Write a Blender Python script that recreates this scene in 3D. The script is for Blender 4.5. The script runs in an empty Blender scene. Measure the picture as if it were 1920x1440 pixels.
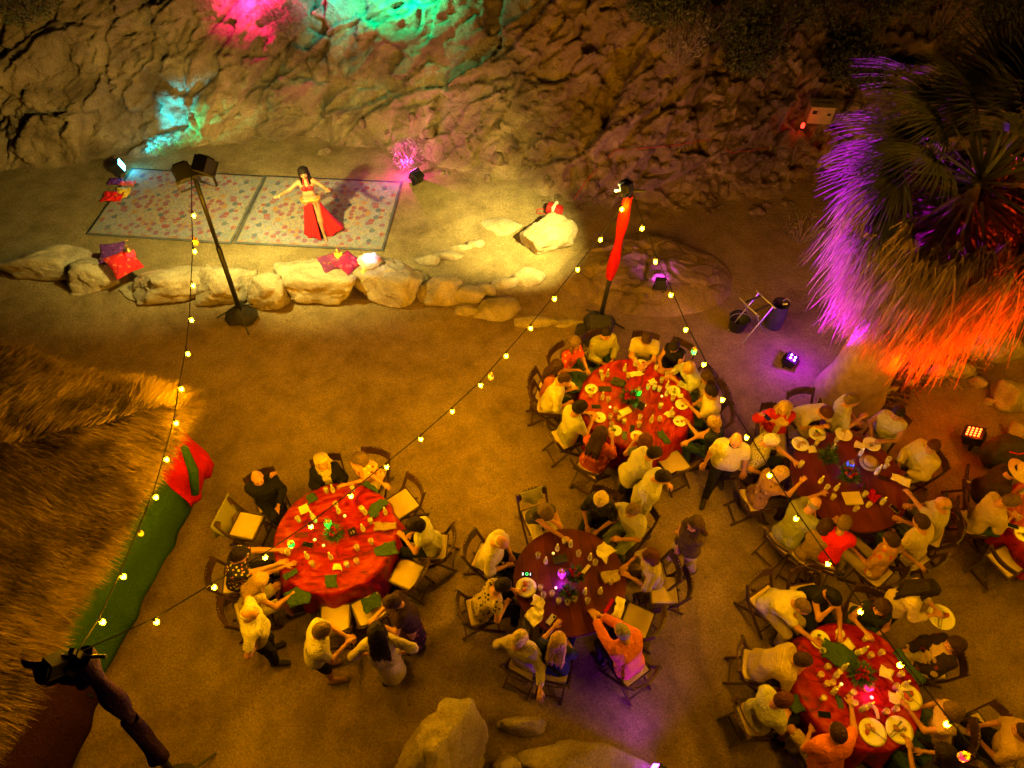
import bpy, bmesh, math, random
import numpy as np
from mathutils import Vector, Matrix, Euler

random.seed(7); rng = np.random.default_rng(7)
SC = bpy.context.scene
COL = SC.collection
R = math.radians
sin, cos, pi = math.sin, math.cos, math.pi

# ------------------------------------------------------------------ camera, sky, exposure
PITCH, FPX, IW, IH = 52.0, 1333.0, 1920.0, 1440.0
CAM = np.array([0.0, 0.0, 10.2])
cd = bpy.data.cameras.new('drone_camera'); cam = bpy.data.objects.new('drone_camera', cd); COL.objects.link(cam)
cam.location = CAM; cam.rotation_euler = (R(90 - PITCH), 0, 0)
cd.sensor_fit = 'HORIZONTAL'; cd.sensor_width = 36.0; cd.lens = 36.0 * FPX / IW
cd.clip_start = 0.05; cd.clip_end = 400.0
SC.camera = cam

W = bpy.data.worlds.new('World'); SC.world = W; W.use_nodes = True
wn = W.node_tree.nodes; wl = W.node_tree.links
for n in list(wn): wn.remove(n)
wo = wn.new('ShaderNodeOutputWorld'); wb = wn.new('ShaderNodeBackground'); sky = wn.new('ShaderNodeTexSky')
sky.sky_type = 'NISHITA'; sky.sun_disc = False; sky.sun_elevation = R(-4.0); sky.sun_rotation = R(200)
wb.inputs['Strength'].default_value = 0.06
wl.new(sky.outputs[0], wb.inputs[0]); wl.new(wb.outputs[0], wo.inputs[0])

SC.view_settings.view_transform = 'Standard'; SC.view_settings.look = 'None'
SC.view_settings.exposure = 0.0; SC.view_settings.gamma = 1.0; SC.view_settings.use_curve_mapping = False
SC.render.engine = 'CYCLES'
cy = SC.cycles
cy.use_denoising = True
cy.use_adaptive_sampling = True; cy.adaptive_threshold = .02
cy.max_bounces = 5; cy.diffuse_bounces = 2; cy.glossy_bounces = 2; cy.transmission_bounces = 4; cy.transparent_max_bounces = 8
cy.sample_clamp_indirect = 4.0; cy.caustics_reflective = False; cy.caustics_refractive = False

# ------------------------------------------------------------------ pixel -> place helpers
_p = R(PITCH)
C_R = np.array([1.0, 0, 0]); C_F = np.array([0, cos(_p), -sin(_p)]); C_U = np.cross(C_R, C_F)
def ray(px, py): return C_F + C_R * (px - IW / 2) / FPX + C_U * (IH / 2 - py) / FPX
def at(px, py, z=0.0):
    d = ray(px, py); t = (z - CAM[2]) / d[2]; return CAM + t * d

# ------------------------------------------------------------------ noise
def _hash(i, j, k, s):
    h = (i.astype(np.int64) * 374761393 + j.astype(np.int64) * 668265263 + k.astype(np.int64) * 2147483647 + s * 1274126177) & 0xffffffff
    h = ((h ^ (h >> 13)) * 1274126177) & 0xffffffff
    h = ((h ^ (h >> 16)) * 2246822519) & 0xffffffff
    return ((h ^ (h >> 15)) & 0xffffff) / float(0x1000000)
def vnoise(p, s=0):
    i = np.floor(p).astype(np.int64); f = p - i; f = f * f * (3 - 2 * f)
    x, y, z = i[:, 0], i[:, 1], i[:, 2]; r = 0
    for dx in (0, 1):
        wx = f[:, 0] if dx else 1 - f[:, 0]
        for dy in (0, 1):
            wy = f[:, 1] if dy else 1 - f[:, 1]
            for dz in (0, 1):
                wz = f[:, 2] if dz else 1 - f[:, 2]
                r = r + wx * wy * wz * _hash(x + dx, y + dy, z + dz, s)
    return r
def fbm(p, octv=4, s=0, gain=.5):
    r = 0; a = 1.0; t = 0
    for o in range(octv):
        r = r + a * vnoise(p * (2.03 ** o) + 17.3 * o, s + o); t += a; a *= gain
    return r / t * 2 - 1
def worley(p, s=0):
    i = np.floor(p).astype(np.int64); n = len(p)
    f1 = np.full(n, 9.0); f2 = np.full(n, 9.0); cen = np.zeros((n, 3)); ids = np.zeros((n, 3), dtype=np.int64)
    for dx in (-1, 0, 1):
        for dy in (-1, 0, 1):
            for dz in (-1, 0, 1):
                c = i + np.array([dx, dy, dz])
                q = np.stack([c[:, a] + _hash(c[:, 0], c[:, 1], c[:, 2], s + 11 * a) for a in range(3)], -1)
                d = np.sqrt(((p - q) ** 2).sum(1))
                m = d < f1
                f2 = np.where(m, f1, np.minimum(f2, d)); f1 = np.where(m, d, f1)
                cen[m] = q[m]; ids[m] = c[m]
    return f1, f2, cen, ids
def facets(p, s=0, tilt=1.0):
    f1, f2, c, i = worley(p, s)
    g = np.stack([_hash(i[:, 0], i[:, 1], i[:, 2], s + 101 + a) - .5 for a in range(3)], -1) * 2 * tilt
    return ((p - c) * g).sum(1) + (_hash(i[:, 0], i[:, 1], i[:, 2], s + 301) - .5), f2 - f1

# ------------------------------------------------------------------ mesh helpers
def mkmesh(name, V, F, mats, mi=None, smooth=True):
    V = np.asarray(V, dtype=np.float32); me = bpy.data.meshes.new(name)
    if not isinstance(F, (list, tuple)) or (len(F) and not isinstance(F[0], np.ndarray)): F = [np.asarray(F)]
    F = [f for f in F if len(f)]
    me.vertices.add(len(V)); me.vertices.foreach_set('co', V.ravel())
    tot = np.concatenate([np.full(len(f), f.shape[1], dtype=np.int32) for f in F])
    idx = np.concatenate([f.ravel() for f in F]).astype(np.int32)
    me.loops.add(len(idx)); me.loops.foreach_set('vertex_index', idx)
    me.polygons.add(len(tot)); st = np.concatenate([[0], np.cumsum(tot)[:-1]]).astype(np.int32)
    me.polygons.foreach_set('loop_start', st)
    if smooth: me.polygons.foreach_set('use_smooth', np.ones(len(tot), dtype=bool))
    for m in (mats if isinstance(mats, (list, tuple)) else [mats]): me.materials.append(m)
    if mi is not None: me.polygons.foreach_set('material_index', np.asarray(mi, dtype=np.int32))
    me.update(calc_edges=True); me.validate()
    return me
def obj(name, me, parent=None, loc=None, rot=None, scale=None):
    o = bpy.data.objects.new(name, me); COL.objects.link(o)
    if parent is not None: o.parent = parent
    if loc is not None: o.location = [float(v) for v in loc]
    if rot is not None: o.rotation_euler = rot
    if scale is not None: o.scale = scale
    return o
def tag(o, label=None, cat=None, group=None, kind=None):
    if label: o['label'] = label
    if cat: o['category'] = cat
    if group: o['group'] = group
    if kind: o['kind'] = kind
    return o
def empty(name, loc, rz=0.0):
    o = bpy.data.objects.new(name, None); COL.objects.link(o); o.location = [float(v) for v in loc]
    o.rotation_euler = (0, 0, rz); o.empty_display_size = .1; return o
def copy_tree(o, parent=None):
    c = o.copy(); COL.objects.link(c); c.parent = parent
    for ch in list(o.children): copy_tree(ch, c)
    return c

class MB:
    """collects polygons for one mesh"""
    def __init__(s): s.v = []; s.f = []; s.m = []
    def poly(s, pts, m=0):
        b = len(s.v); s.v += [tuple(float(c) for c in p) for p in pts]; s.f.append(tuple(range(b, b + len(pts)))); s.m.append(m); return s
    def raw(s, V, F, m=0):
        b = len(s.v); s.v += [tuple(float(c) for c in p) for p in V]
        s.f += [tuple(int(i) + b for i in q) for q in F]; s.m += [m] * len(F); return s
    def box(s, c, d, rot=None, m=0, taper=1.0):
        x, y, z = d[0] / 2, d[1] / 2, d[2] / 2
        P = [(-x, -y, -z), (x, -y, -z), (x, y, -z), (-x, y, -z), (-x * taper, -y * taper, z), (x * taper, -y * taper, z), (x * taper, y * taper, z), (-x * taper, y * taper, z)]
        M = rot if rot is not None else Matrix.Identity(3)
        P = [M @ Vector(p) + Vector([float(q) for q in c]) for p in P]
        return s.raw(P, [(0, 3, 2, 1), (4, 5, 6, 7), (0, 1, 5, 4), (1, 2, 6, 5), (2, 3, 7, 6), (3, 0, 4, 7)], m)
    def bar(s, a, b, w, h, m=0, up=(0, 0, 1)):
        a, b = Vector([float(q) for q in a]), Vector([float(q) for q in b]); d = b - a; L = d.length; d.normalize()
        u = Vector(up); r = d.cross(u)
        if r.length < 1e-4: r = d.cross(Vector((0, 1, 0)))
        r.normalize(); u = r.cross(d)
        M = Matrix((r, d, u)).transposed()
        return s.box((a + b) / 2, (w, L, h), M, m)
    def tube(s, pts, rad, n=6, m=0, cap=True):
        pts = [Vector([float(q) for q in p]) for p in pts]; k = len(pts)
        rad = rad if isinstance(rad, (list, tuple)) else [rad] * k
        b = len(s.v); pr = None
        for i, p in enumerate(pts):
            t = (pts[min(i + 1, k - 1)] - pts[max(i - 1, 0)]).normalized()
            if pr is None:
                pr = t.cross(Vector((0, 0, 1)))
                if pr.length < 1e-3: pr = t.cross(Vector((1, 0, 0)))
            pr = (pr - t * pr.dot(t)).normalized(); q = t.cross(pr)
            for j in range(n):
                a = 2 * pi * j / n; s.v.append(tuple(p + (pr * cos(a) + q * sin(a)) * rad[i]))
        for i in range(k - 1):
            for j in range(n):
                s.f.append((b + i * n + j, b + (i + 1) * n + j, b + (i + 1) * n + (j + 1) % n, b + i * n + (j + 1) % n)); s.m.append(m)
        if cap:
            s.f.append(tuple(b + j for j in range(n))); s.m.append(m)
            s.f.append(tuple(b + (k - 1) * n + n - 1 - j for j in range(n))); s.m.append(m)
        return s
    def lathe(s, prof, n=16, c=(0, 0, 0), m=0, cap=True):
        b = len(s.v); k = len(prof)
        for r, z in prof:
            for j in range(n):
                a = 2 * pi * j / n; s.v.append((c[0] + r * cos(a), c[1] + r * sin(a), c[2] + z))
        for i in range(k - 1):
            for j in range(n):
                s.f.append((b + i * n + j, b + i * n + (j + 1) % n, b + (i + 1) * n + (j + 1) % n, b + (i + 1) * n + j)); s.m.append(m)
        if cap:
            s.f.append(tuple(b + n - 1 - j for j in range(n))); s.m.append(m)
            s.f.append(tuple(b + (k - 1) * n + j for j in range(n))); s.m.append(m)
        return s
    def ball(s, c, r, n=8, k=5, m=0, sq=(1, 1, 1)):
        prof = [(max(1e-4, sin(pi * i / k)), -cos(pi * i / k)) for i in range(k + 1)]; b = len(s.v)
        s.lathe(prof, n, (0, 0, 0), m, False)
        for i in range(b, len(s.v)):
            v = s.v[i]; s.v[i] = (c[0] + v[0] * r * sq[0], c[1] + v[1] * r * sq[1], c[2] + v[2] * r * sq[2])
        return s
    def mesh(s, name, mats, smooth=False):
        me = bpy.data.meshes.new(name); me.from_pydata(s.v, [], s.f)
        for m in (mats if isinstance(mats, (list, tuple)) else [mats]): me.materials.append(m)
        me.polygons.foreach_set('material_index', s.m)
        if smooth: me.polygons.foreach_set('use_smooth', [True] * len(s.f))
        me.update(); return me
    def build(s, name, mats, parent=None, loc=None, rot=None, smooth=False, bevel=0):
        me = s.mesh(name, mats, smooth)
        if bevel:
            bm = bmesh.new(); bm.from_mesh(me)
            bmesh.ops.bevel(bm, geom=list(bm.edges), offset=bevel, segments=1, affect='EDGES', clamp_overlap=True); bm.to_mesh(me); bm.free()
        return obj(name, me, parent, loc, rot)

def strips(P, D, L, Wd, droop=.3, seg=3, side=None, curl=0.0, gen=rng):
    """thin tapering blades: roots P, directions D, lengths L, widths Wd"""
    n = len(P); D = D / np.linalg.norm(D, axis=1, keepdims=True)
    if side is None: side = gen.normal(size=(n, 3))
    S = np.cross(D, side); S /= np.linalg.norm(S, axis=1, keepdims=True) + 1e-9
    V = np.zeros((n, (seg + 1) * 2, 3)); pos = P.copy(); d = D.copy()
    for i in range(seg + 1):
        w = (Wd * (1 - (i / seg) ** 1.5 * .9))[:, None] * .5
        V[:, 2 * i] = pos - S * w; V[:, 2 * i + 1] = pos + S * w
        pos = pos + d * (L / seg)[:, None]
        d = d + np.array([0, 0, -1.0]) * (droop / seg) + gen.normal(size=(n, 3)) * curl
        d /= np.linalg.norm(d, axis=1, keepdims=True)
    b = (np.arange(n) * (seg + 1) * 2)[:, None]
    F = np.concatenate([b + np.array([[2 * i, 2 * i + 1, 2 * i + 3, 2 * i + 2]]) for i in range(seg)])
    return V.reshape(-1, 3), F

# ------------------------------------------------------------------ materials
def _nodes(name):
    m = bpy.data.materials.new(name); m.use_nodes = True; nt = m.node_tree
    return m, nt, nt.nodes['Principled BSDF'], nt.nodes.new, nt.links.new
def c4(c): return (c[0], c[1], c[2], 1.0)
def mat(name, col, rough=.75, col2=None, scale=6.0, bump=0.0, bscale=40.0, metal=0.0, emit=None, estr=0.0, spec=.35, detail=5, sheen=0.0, lo=.35, hi=.65, coord='Object'):
    m, nt, b, N, L = _nodes(name)
    b.inputs['Base Color'].default_value = c4(col); b.inputs['Roughness'].default_value = rough; b.inputs['Metallic'].default_value = metal
    b.inputs['Specular IOR Level'].default_value = spec
    if sheen: b.inputs['Sheen Weight'].default_value = sheen
    tc = N('ShaderNodeTexCoord')
    if col2 is not None:
        nz = N('ShaderNodeTexNoise'); nz.inputs['Scale'].default_value = scale; nz.inputs['Detail'].default_value = detail
        rp = N('ShaderNodeValToRGB'); rp.color_ramp.elements[0].position = lo; rp.color_ramp.elements[1].position = hi
        rp.color_ramp.elements[0].color = c4(col); rp.color_ramp.elements[1].color = c4(col2)
        L(tc.outputs[coord], nz.inputs['Vector']); L(nz.outputs['Fac'], rp.inputs[0]); L(rp.outputs[0], b.inputs['Base Color'])
    if bump:
        nb = N('ShaderNodeTexNoise'); nb.inputs['Scale'].default_value = bscale; nb.inputs['Detail'].default_value = 6
        bp = N('ShaderNodeBump'); bp.inputs['Strength'].default_value = bump; bp.inputs['Distance'].default_value = .02
        L(tc.outputs[coord], nb.inputs['Vector']); L(nb.outputs['Fac'], bp.inputs['Height']); L(bp.outputs[0], b.inputs['Normal'])
    if emit is not None:
        b.inputs['Emission Color'].default_value = c4(emit); b.inputs['Emission Strength'].default_value = estr
    return m
_cloth = {}
def cloth(col, patt=None, col2=None, col3=None, sc=18.0, rough=.85):
    key = (tuple(col), patt, tuple(col2 or ()), tuple(col3 or ()), sc)
    if key in _cloth: return _cloth[key]
    if patt in ('floral', 'dots'): sc = sc * .62
    m, nt, b, N, L = _nodes('cloth_fabric')
    b.inputs['Roughness'].default_value = rough; b.inputs['Specular IOR Level'].default_value = .08
    tc = N('ShaderNodeTexCoord'); base = None
    def ramp(stops, interp='CONSTANT'):
        rp = N('ShaderNodeValToRGB'); cr = rp.color_ramp; cr.interpolation = interp
        while len(cr.elements) < len(stops): cr.elements.new(.5)
        for e, (p, c) in zip(cr.elements, stops): e.position = p; e.color = c4(c)
        return rp
    if patt == 'stripe':
        wv = N('ShaderNodeTexWave'); wv.wave_type = 'BANDS'; wv.bands_direction = 'Z' if col3 is None else 'X'; wv.inputs['Scale'].default_value = sc; wv.inputs['Distortion'].default_value = .6
        rp = ramp([(0, col), (.55, col2)], 'LINEAR'); L(tc.outputs['Object'], wv.inputs['Vector']); L(wv.outputs['Fac'], rp.inputs[0]); base = rp.outputs[0]
    elif patt in ('floral', 'dots'):
        vo = N('ShaderNodeTexVoronoi'); vo.inputs['Scale'].default_value = sc; vo.inputs['Randomness'].default_value = 1.0
        L(tc.outputs['Object'], vo.inputs['Vector'])
        rc = ramp([(0, col2), (.5, col3 or col2), (.8, [min(1, (a + c) / 2) for a, c in zip(col2, col3 or col2)])])
        sp = N('ShaderNodeSeparateColor'); L(vo.outputs['Color'], sp.inputs[0]); L(sp.outputs[0], rc.inputs[0])
        th = N('ShaderNodeMath'); th.operation = 'LESS_THAN'; th.inputs[1].default_value = .34 if patt == 'floral' else .2
        L(vo.outputs['Distance'], th.inputs[0])
        mx = N('ShaderNodeMix'); mx.data_type = 'RGBA'; mx.inputs['A'].default_value = c4(col)
        L(th.outputs[0], mx.inputs['Factor']); L(rc.outputs[0], mx.inputs['B']); base = mx.outputs['Result']
    nz = N('ShaderNodeTexNoise'); nz.inputs['Scale'].default_value = 9; nz.inputs['Detail'].default_value = 5; L(tc.outputs['Object'], nz.inputs['Vector'])
    mr = N('ShaderNodeMapRange'); mr.inputs['To Min'].default_value = .78; mr.inputs['To Max'].default_value = 1.1; L(nz.outputs['Fac'], mr.inputs['Value'])
    mm = N('ShaderNodeMix'); mm.data_type = 'RGBA'; mm.blend_type = 'MULTIPLY'; mm.inputs['Factor'].default_value = 1.0
    if base is None: mm.inputs['A'].default_value = c4(col)
    else: L(base, mm.inputs['A'])
    L(mr.outputs[0], mm.inputs['B']); L(mm.outputs['Result'], b.inputs['Base Color'])
    nb = N('ShaderNodeTexNoise'); nb.inputs['Scale'].default_value = 13; nb.inputs['Detail'].default_value = 3; nb.inputs['Distortion'].default_value = 1.6
    bp = N('ShaderNodeBump'); bp.inputs['Strength'].default_value = .9; bp.inputs['Distance'].default_value = .035
    L(tc.outputs['Object'], nb.inputs['Vector']); L(nb.outputs['Fac'], bp.inputs['Height']); L(bp.outputs[0], b.inputs['Normal'])
    _cloth[key] = m; return m
_hairm = {}
def hairmat(col):
    key = tuple(col)
    if key in _hairm: return _hairm[key]
    m, nt, b, N, L = _nodes('hair_strands')
    b.inputs['Roughness'].default_value = .55; b.inputs['Specular IOR Level'].default_value = .12
    tc = N('ShaderNodeTexCoord'); mp = N('ShaderNodeMapping'); mp.inputs['Scale'].default_value = (60, 60, 6)
    nz = N('ShaderNodeTexNoise'); nz.inputs['Scale'].default_value = 1.6; nz.inputs['Detail'].default_value = 4
    rp = N('ShaderNodeValToRGB'); rp.color_ramp.elements[0].position = .3; rp.color_ramp.elements[1].position = .72
    rp.color_ramp.elements[0].color = c4([c * .45 for c in col]); rp.color_ramp.elements[1].color = c4([min(1, c * 1.35) for c in col])
    L(tc.outputs['Object'], mp.inputs[0]); L(mp.outputs[0], nz.inputs['Vector']); L(nz.outputs['Fac'], rp.inputs[0]); L(rp.outputs[0], b.inputs['Base Color'])
    bp = N('ShaderNodeBump'); bp.inputs['Strength'].default_value = .6; bp.inputs['Distance'].default_value = .01
    L(nz.outputs['Fac'], bp.inputs['Height']); L(bp.outputs[0], b.inputs['Normal'])
    _hairm[key] = m; return m
def glow(name, col, s):
    m, nt, b, N, L = _nodes(name)
    b.inputs['Base Color'].default_value = c4([min(1, c) for c in col]); b.inputs['Emission Color'].default_value = c4(col); b.inputs['Emission Strength'].default_value = s
    m.cycles.emission_sampling = 'NONE'
    return m
def clearmat(name, tint, alpha=.25, rough=.05):
    m, nt, b, N, L = _nodes(name)
    out = nt.nodes['Material Output']; tr = N('ShaderNodeBsdfTransparent'); tr.inputs[0].default_value = c4(tint)
    b.inputs['Base Color'].default_value = c4(tint); b.inputs['Roughness'].default_value = rough; b.inputs['Specular IOR Level'].default_value = .8
    fr = N('ShaderNodeLayerWeight'); fr.inputs[0].default_value = .35
    mr = N('ShaderNodeMapRange'); mr.inputs['To Min'].default_value = alpha; mr.inputs['To Max'].default_value = min(1, alpha + .5); L(fr.outputs['Facing'], mr.inputs['Value'])
    mx = N('ShaderNodeMixShader'); L(mr.outputs[0], mx.inputs[0]); L(tr.outputs[0], mx.inputs[1]); L(b.outputs[0], mx.inputs[2]); L(mx.outputs[0], out.inputs[0])
    return m

def leafmat(name, col, col2, tr=.4, rough=.7, scale=4):
    m = mat(name, col, rough, col2, scale); nt = m.node_tree; N = nt.nodes.new; L = nt.links.new; b = nt.nodes['Principled BSDF']; out = nt.nodes['Material Output']
    t = N('ShaderNodeBsdfTranslucent'); mx = N('ShaderNodeMixShader'); mx.inputs[0].default_value = tr; src = b.inputs['Base Color'].links[0].from_socket; L(src, t.inputs['Color'])
    L(b.outputs[0], mx.inputs[1]); L(t.outputs[0], mx.inputs[2]); L(mx.outputs[0], out.inputs[0]); return m
def rockmat(name, c1, c2, c3, sc=1.2, bump=.6, crack=None):
    m, nt, b, N, L = _nodes(name)
    b.inputs['Roughness'].default_value = .92; b.inputs['Specular IOR Level'].default_value = .15
    tc = N('ShaderNodeTexCoord')
    n1 = N('ShaderNodeTexNoise'); n1.inputs['Scale'].default_value = sc; n1.inputs['Detail'].default_value = 8; n1.inputs['Roughness'].default_value = .65; n1.inputs['Distortion'].default_value = .8
    r1 = N('ShaderNodeValToRGB'); cr = r1.color_ramp; cr.elements.new(.5)
    for e, (p, c) in zip(cr.elements, ((.32, c1), (.52, c2), (.7, c3))): e.position = p; e.color = c4(c)
    L(tc.outputs['Object'], n1.inputs['Vector']); L(n1.outputs['Fac'], r1.inputs[0])
    n2 = N('ShaderNodeTexNoise'); n2.inputs['Scale'].default_value = 45; n2.inputs['Detail'].default_value = 4; L(tc.outputs['Object'], n2.inputs['Vector'])
    mr = N('ShaderNodeMapRange'); mr.inputs['From Min'].default_value = .3; mr.inputs['From Max'].default_value = .7; mr.inputs['To Min'].default_value = .65; mr.inputs['To Max'].default_value = 1.2; L(n2.outputs['Fac'], mr.inputs['Value'])
    mm = N('ShaderNodeMix'); mm.data_type = 'RGBA'; mm.blend_type = 'MULTIPLY'; mm.inputs['Factor'].default_value = 1
    L(r1.outputs[0], mm.inputs['A']); L(mr.outputs[0], mm.inputs['B']); L(mm.outputs['Result'], b.inputs['Base Color'])
    n3 = N('ShaderNodeTexNoise'); n3.inputs['Scale'].default_value = 11; n3.inputs['Detail'].default_value = 9; n3.inputs['Roughness'].default_value = .7; L(tc.outputs['Object'], n3.inputs['Vector'])
    bp = N('ShaderNodeBump'); bp.inputs['Strength'].default_value = bump; bp.inputs['Distance'].default_value = .06
    L(n3.outputs['Fac'], bp.inputs['Height']); L(bp.outputs[0], b.inputs['Normal'])
    if crack:
        mp = N('ShaderNodeMapping'); mp.inputs['Rotation'].default_value = (0, R(38), 0); mp.inputs['Scale'].default_value = crack; L(tc.outputs['Object'], mp.inputs[0])
        wn_ = N('ShaderNodeTexNoise'); wn_.inputs['Scale'].default_value = 2.2; wn_.inputs['Detail'].default_value = 5; L(mp.outputs[0], wn_.inputs['Vector'])
        ad = N('ShaderNodeVectorMath'); ad.operation = 'MULTIPLY_ADD'; ad.inputs[1].default_value = (.7, .7, .7); L(wn_.outputs['Color'], ad.inputs[0]); L(mp.outputs[0], ad.inputs[2])
        vo = N('ShaderNodeTexVoronoi'); vo.feature = 'DISTANCE_TO_EDGE'; vo.inputs['Scale'].default_value = 1.0; L(ad.outputs[0], vo.inputs['Vector'])
        cm = N('ShaderNodeMapRange'); cm.inputs['From Max'].default_value = .055; L(vo.outputs['Distance'], cm.inputs['Value'])
        b2_ = N('ShaderNodeBump'); b2_.inputs['Strength'].default_value = .35; b2_.inputs['Distance'].default_value = .08; L(cm.outputs[0], b2_.inputs['Height']); L(bp.outputs[0], b2_.inputs['Normal']); L(b2_.outputs[0], b.inputs['Normal'])
    return m
M_ROCK = rockmat('granite', (.24, .18, .12), (.42, .34, .24), (.54, .46, .35))
M_CLIFF = rockmat('cliff_rock', (.12, .08, .05), (.27, .19, .115), (.42, .32, .21), .8, .8, (.8, .8, 2.0))
M_WOODD = mat('dark_varnished_wood', (.035, .016, .008), .45, (.075, .034, .015), 14, .15, 60)
M_PAD = mat('cream_vinyl_pad', (.52, .40, .21), .5, (.60, .47, .27), 8)
M_BLACK = mat('black_metal', (.012, .012, .013), .5)
M_BLKCLOTH = mat('black_canvas', (.022, .020, .018), .95, (.04, .036, .03), 10, .6, 25)
M_STEEL = mat('scratched_steel', (.45, .43, .40), .35, metal=.9)
M_WHITE = mat('white_ceramic', (.78, .74, .66), .3)
M_PAPER = mat('paper_napkin', (.74, .66, .5), .9, (.6, .52, .38), 12)
M_GREEN = cloth((.045, .085, .04)); M_GLASS = clearmat('clear_glass', (.95, .93, .88), .22)
M_BLADE = mat('black_cable', (.015, .012, .01), .7)
M_BULB = glow('lit_bulb_glass', (1.0, .425, .0006), 1500.0); M_BULB.cycles.emission_sampling = 'FRONT'
# ================================================================== the setting
def sand_material():
    m, nt, b, N, L = _nodes('decomposed_granite_sand')
    b.inputs['Roughness'].default_value = .95; b.inputs['Specular IOR Level'].default_value = .1
    tc = N('ShaderNodeTexCoord')
    def noise(sc, det, ro=.6, di=0.0):
        n = N('ShaderNodeTexNoise'); n.inputs['Scale'].default_value = sc; n.inputs['Detail'].default_value = det; n.inputs['Roughness'].default_value = ro; n.inputs['Distortion'].default_value = di
        L(tc.outputs['Object'], n.inputs['Vector']); return n
    n1 = noise(.55, 7, .68, .6); r = N('ShaderNodeValToRGB'); cr = r.color_ramp; cr.elements.new(.5)
    for e, (p, c) in zip(cr.elements, ((.33, (.22, .15, .075)), (.47, (.32, .225, .115)), (.7, (.38, .28, .155)))): e.position = p; e.color = c4(c)
    L(n1.outputs['Fac'], r.inputs[0])
    n2 = noise(2.4, 6, .65); m2 = N('ShaderNodeMapRange'); m2.inputs['From Min'].default_value = .3; m2.inputs['From Max'].default_value = .62; m2.inputs['To Min'].default_value = .66; m2.inputs['To Max'].default_value = 1.05; L(n2.outputs['Fac'], m2.inputs['Value'])
    n3 = noise(42, 5, .7); m3 = N('ShaderNodeMapRange'); m3.inputs['From Min'].default_value = .3; m3.inputs['From Max'].default_value = .7; m3.inputs['To Min'].default_value = .5; m3.inputs['To Max'].default_value = 1.38; L(n3.outputs['Fac'], m3.inputs['Value'])
    mu = N('ShaderNodeMath'); mu.operation = 'MULTIPLY'; L(m2.outputs[0], mu.inputs[0]); L(m3.outputs[0], mu.inputs[1])
    mm = N('ShaderNodeMix'); mm.data_type = 'RGBA'; mm.blend_type = 'MULTIPLY'; mm.inputs['Factor'].default_value = 1; L(r.outputs[0], mm.inputs['A']); L(mu.outputs[0], mm.inputs['B']); L(mm.outputs['Result'], b.inputs['Base Color'])
    nb = noise(16, 9, .75); bp = N('ShaderNodeBump'); bp.inputs['Strength'].default_value = .85; bp.inputs['Distance'].default_value = .06; L(nb.outputs['Fac'], bp.inputs['Height']); L(bp.outputs[0], b.inputs['Normal'])
    return m
M_SAND = sand_material()
def grid_mesh(name, xs, ys, zf, m):
    X, Y = np.meshgrid(xs, ys, indexing='ij'); P = np.stack([X.ravel(), Y.ravel(), 0 * X.ravel()], -1); P = zf(P)
    nx, ny = len(xs), len(ys); i, j = np.meshgrid(np.arange(nx - 1), np.arange(ny - 1), indexing='ij'); a = (i * ny + j).ravel()
    return mkmesh(name, P, np.stack([a, a + ny, a + ny + 1, a + 1], -1), m)
def gz(P):
    P = P.copy(); f = np.clip((fbm(P * 2.6, 3, 5)), -1, 1)
    P[:, 2] = .013 * f - .008 + .007 * fbm(P * 6.5, 2, 15) - .010 * np.exp(-(worley(P * np.array([2.1, 2.1, 1]) , 77)[0] / .22) ** 2); return P
xs = np.concatenate([np.linspace(-90, -14, 14)[:-1], np.arange(-14, 14.01, .11), np.linspace(14, 90, 14)[1:]])
ys = np.concatenate([np.linspace(-60, -2, 10)[:-1], np.arange(-2, 18.01, .11), np.linspace(18, 120, 12)[1:]])
g = obj('ground', grid_mesh('ground', xs, ys, gz, M_SAND)); tag(g, kind='structure')

# ---- rocky hillside behind the stage
CX = np.array([-30, -14, -12, -9, -6, -3.4, -.75, 1.2, 3.4, 5.3, 8.2, 12, 30.]); CY = np.array([14.0, 14.0, 14.2, 14.9, 15.45, 15.1, 14.1, 13.1, 12.6, 13.0, 13.9, 14.2, 14.2])
def cliff_pt(x, t):
    y0 = np.interp(x, CX, CY)
    ang = np.radians(np.interp(x, [-16, -8, -3, 1, 4, 8, 14], [64, 62, 60, 52, 46, 30, 26]))
    toe = .9; tt = np.clip(t / toe, 0, 1)
    ca = np.cos(ang); sa = np.sin(ang)
    z = np.where(t < toe, sa * toe * tt ** 2 / 2, sa * (t - toe / 2)); y = y0 + np.where(t < toe, t - (1 - ca) * toe * tt ** 2 / 2, toe - (1 - ca) * toe / 2 + ca * (t - toe))
    P = np.stack([x, y, z - .05], -1); Nn = np.stack([0 * x, -sa, ca], -1)
    return P, Nn
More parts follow.
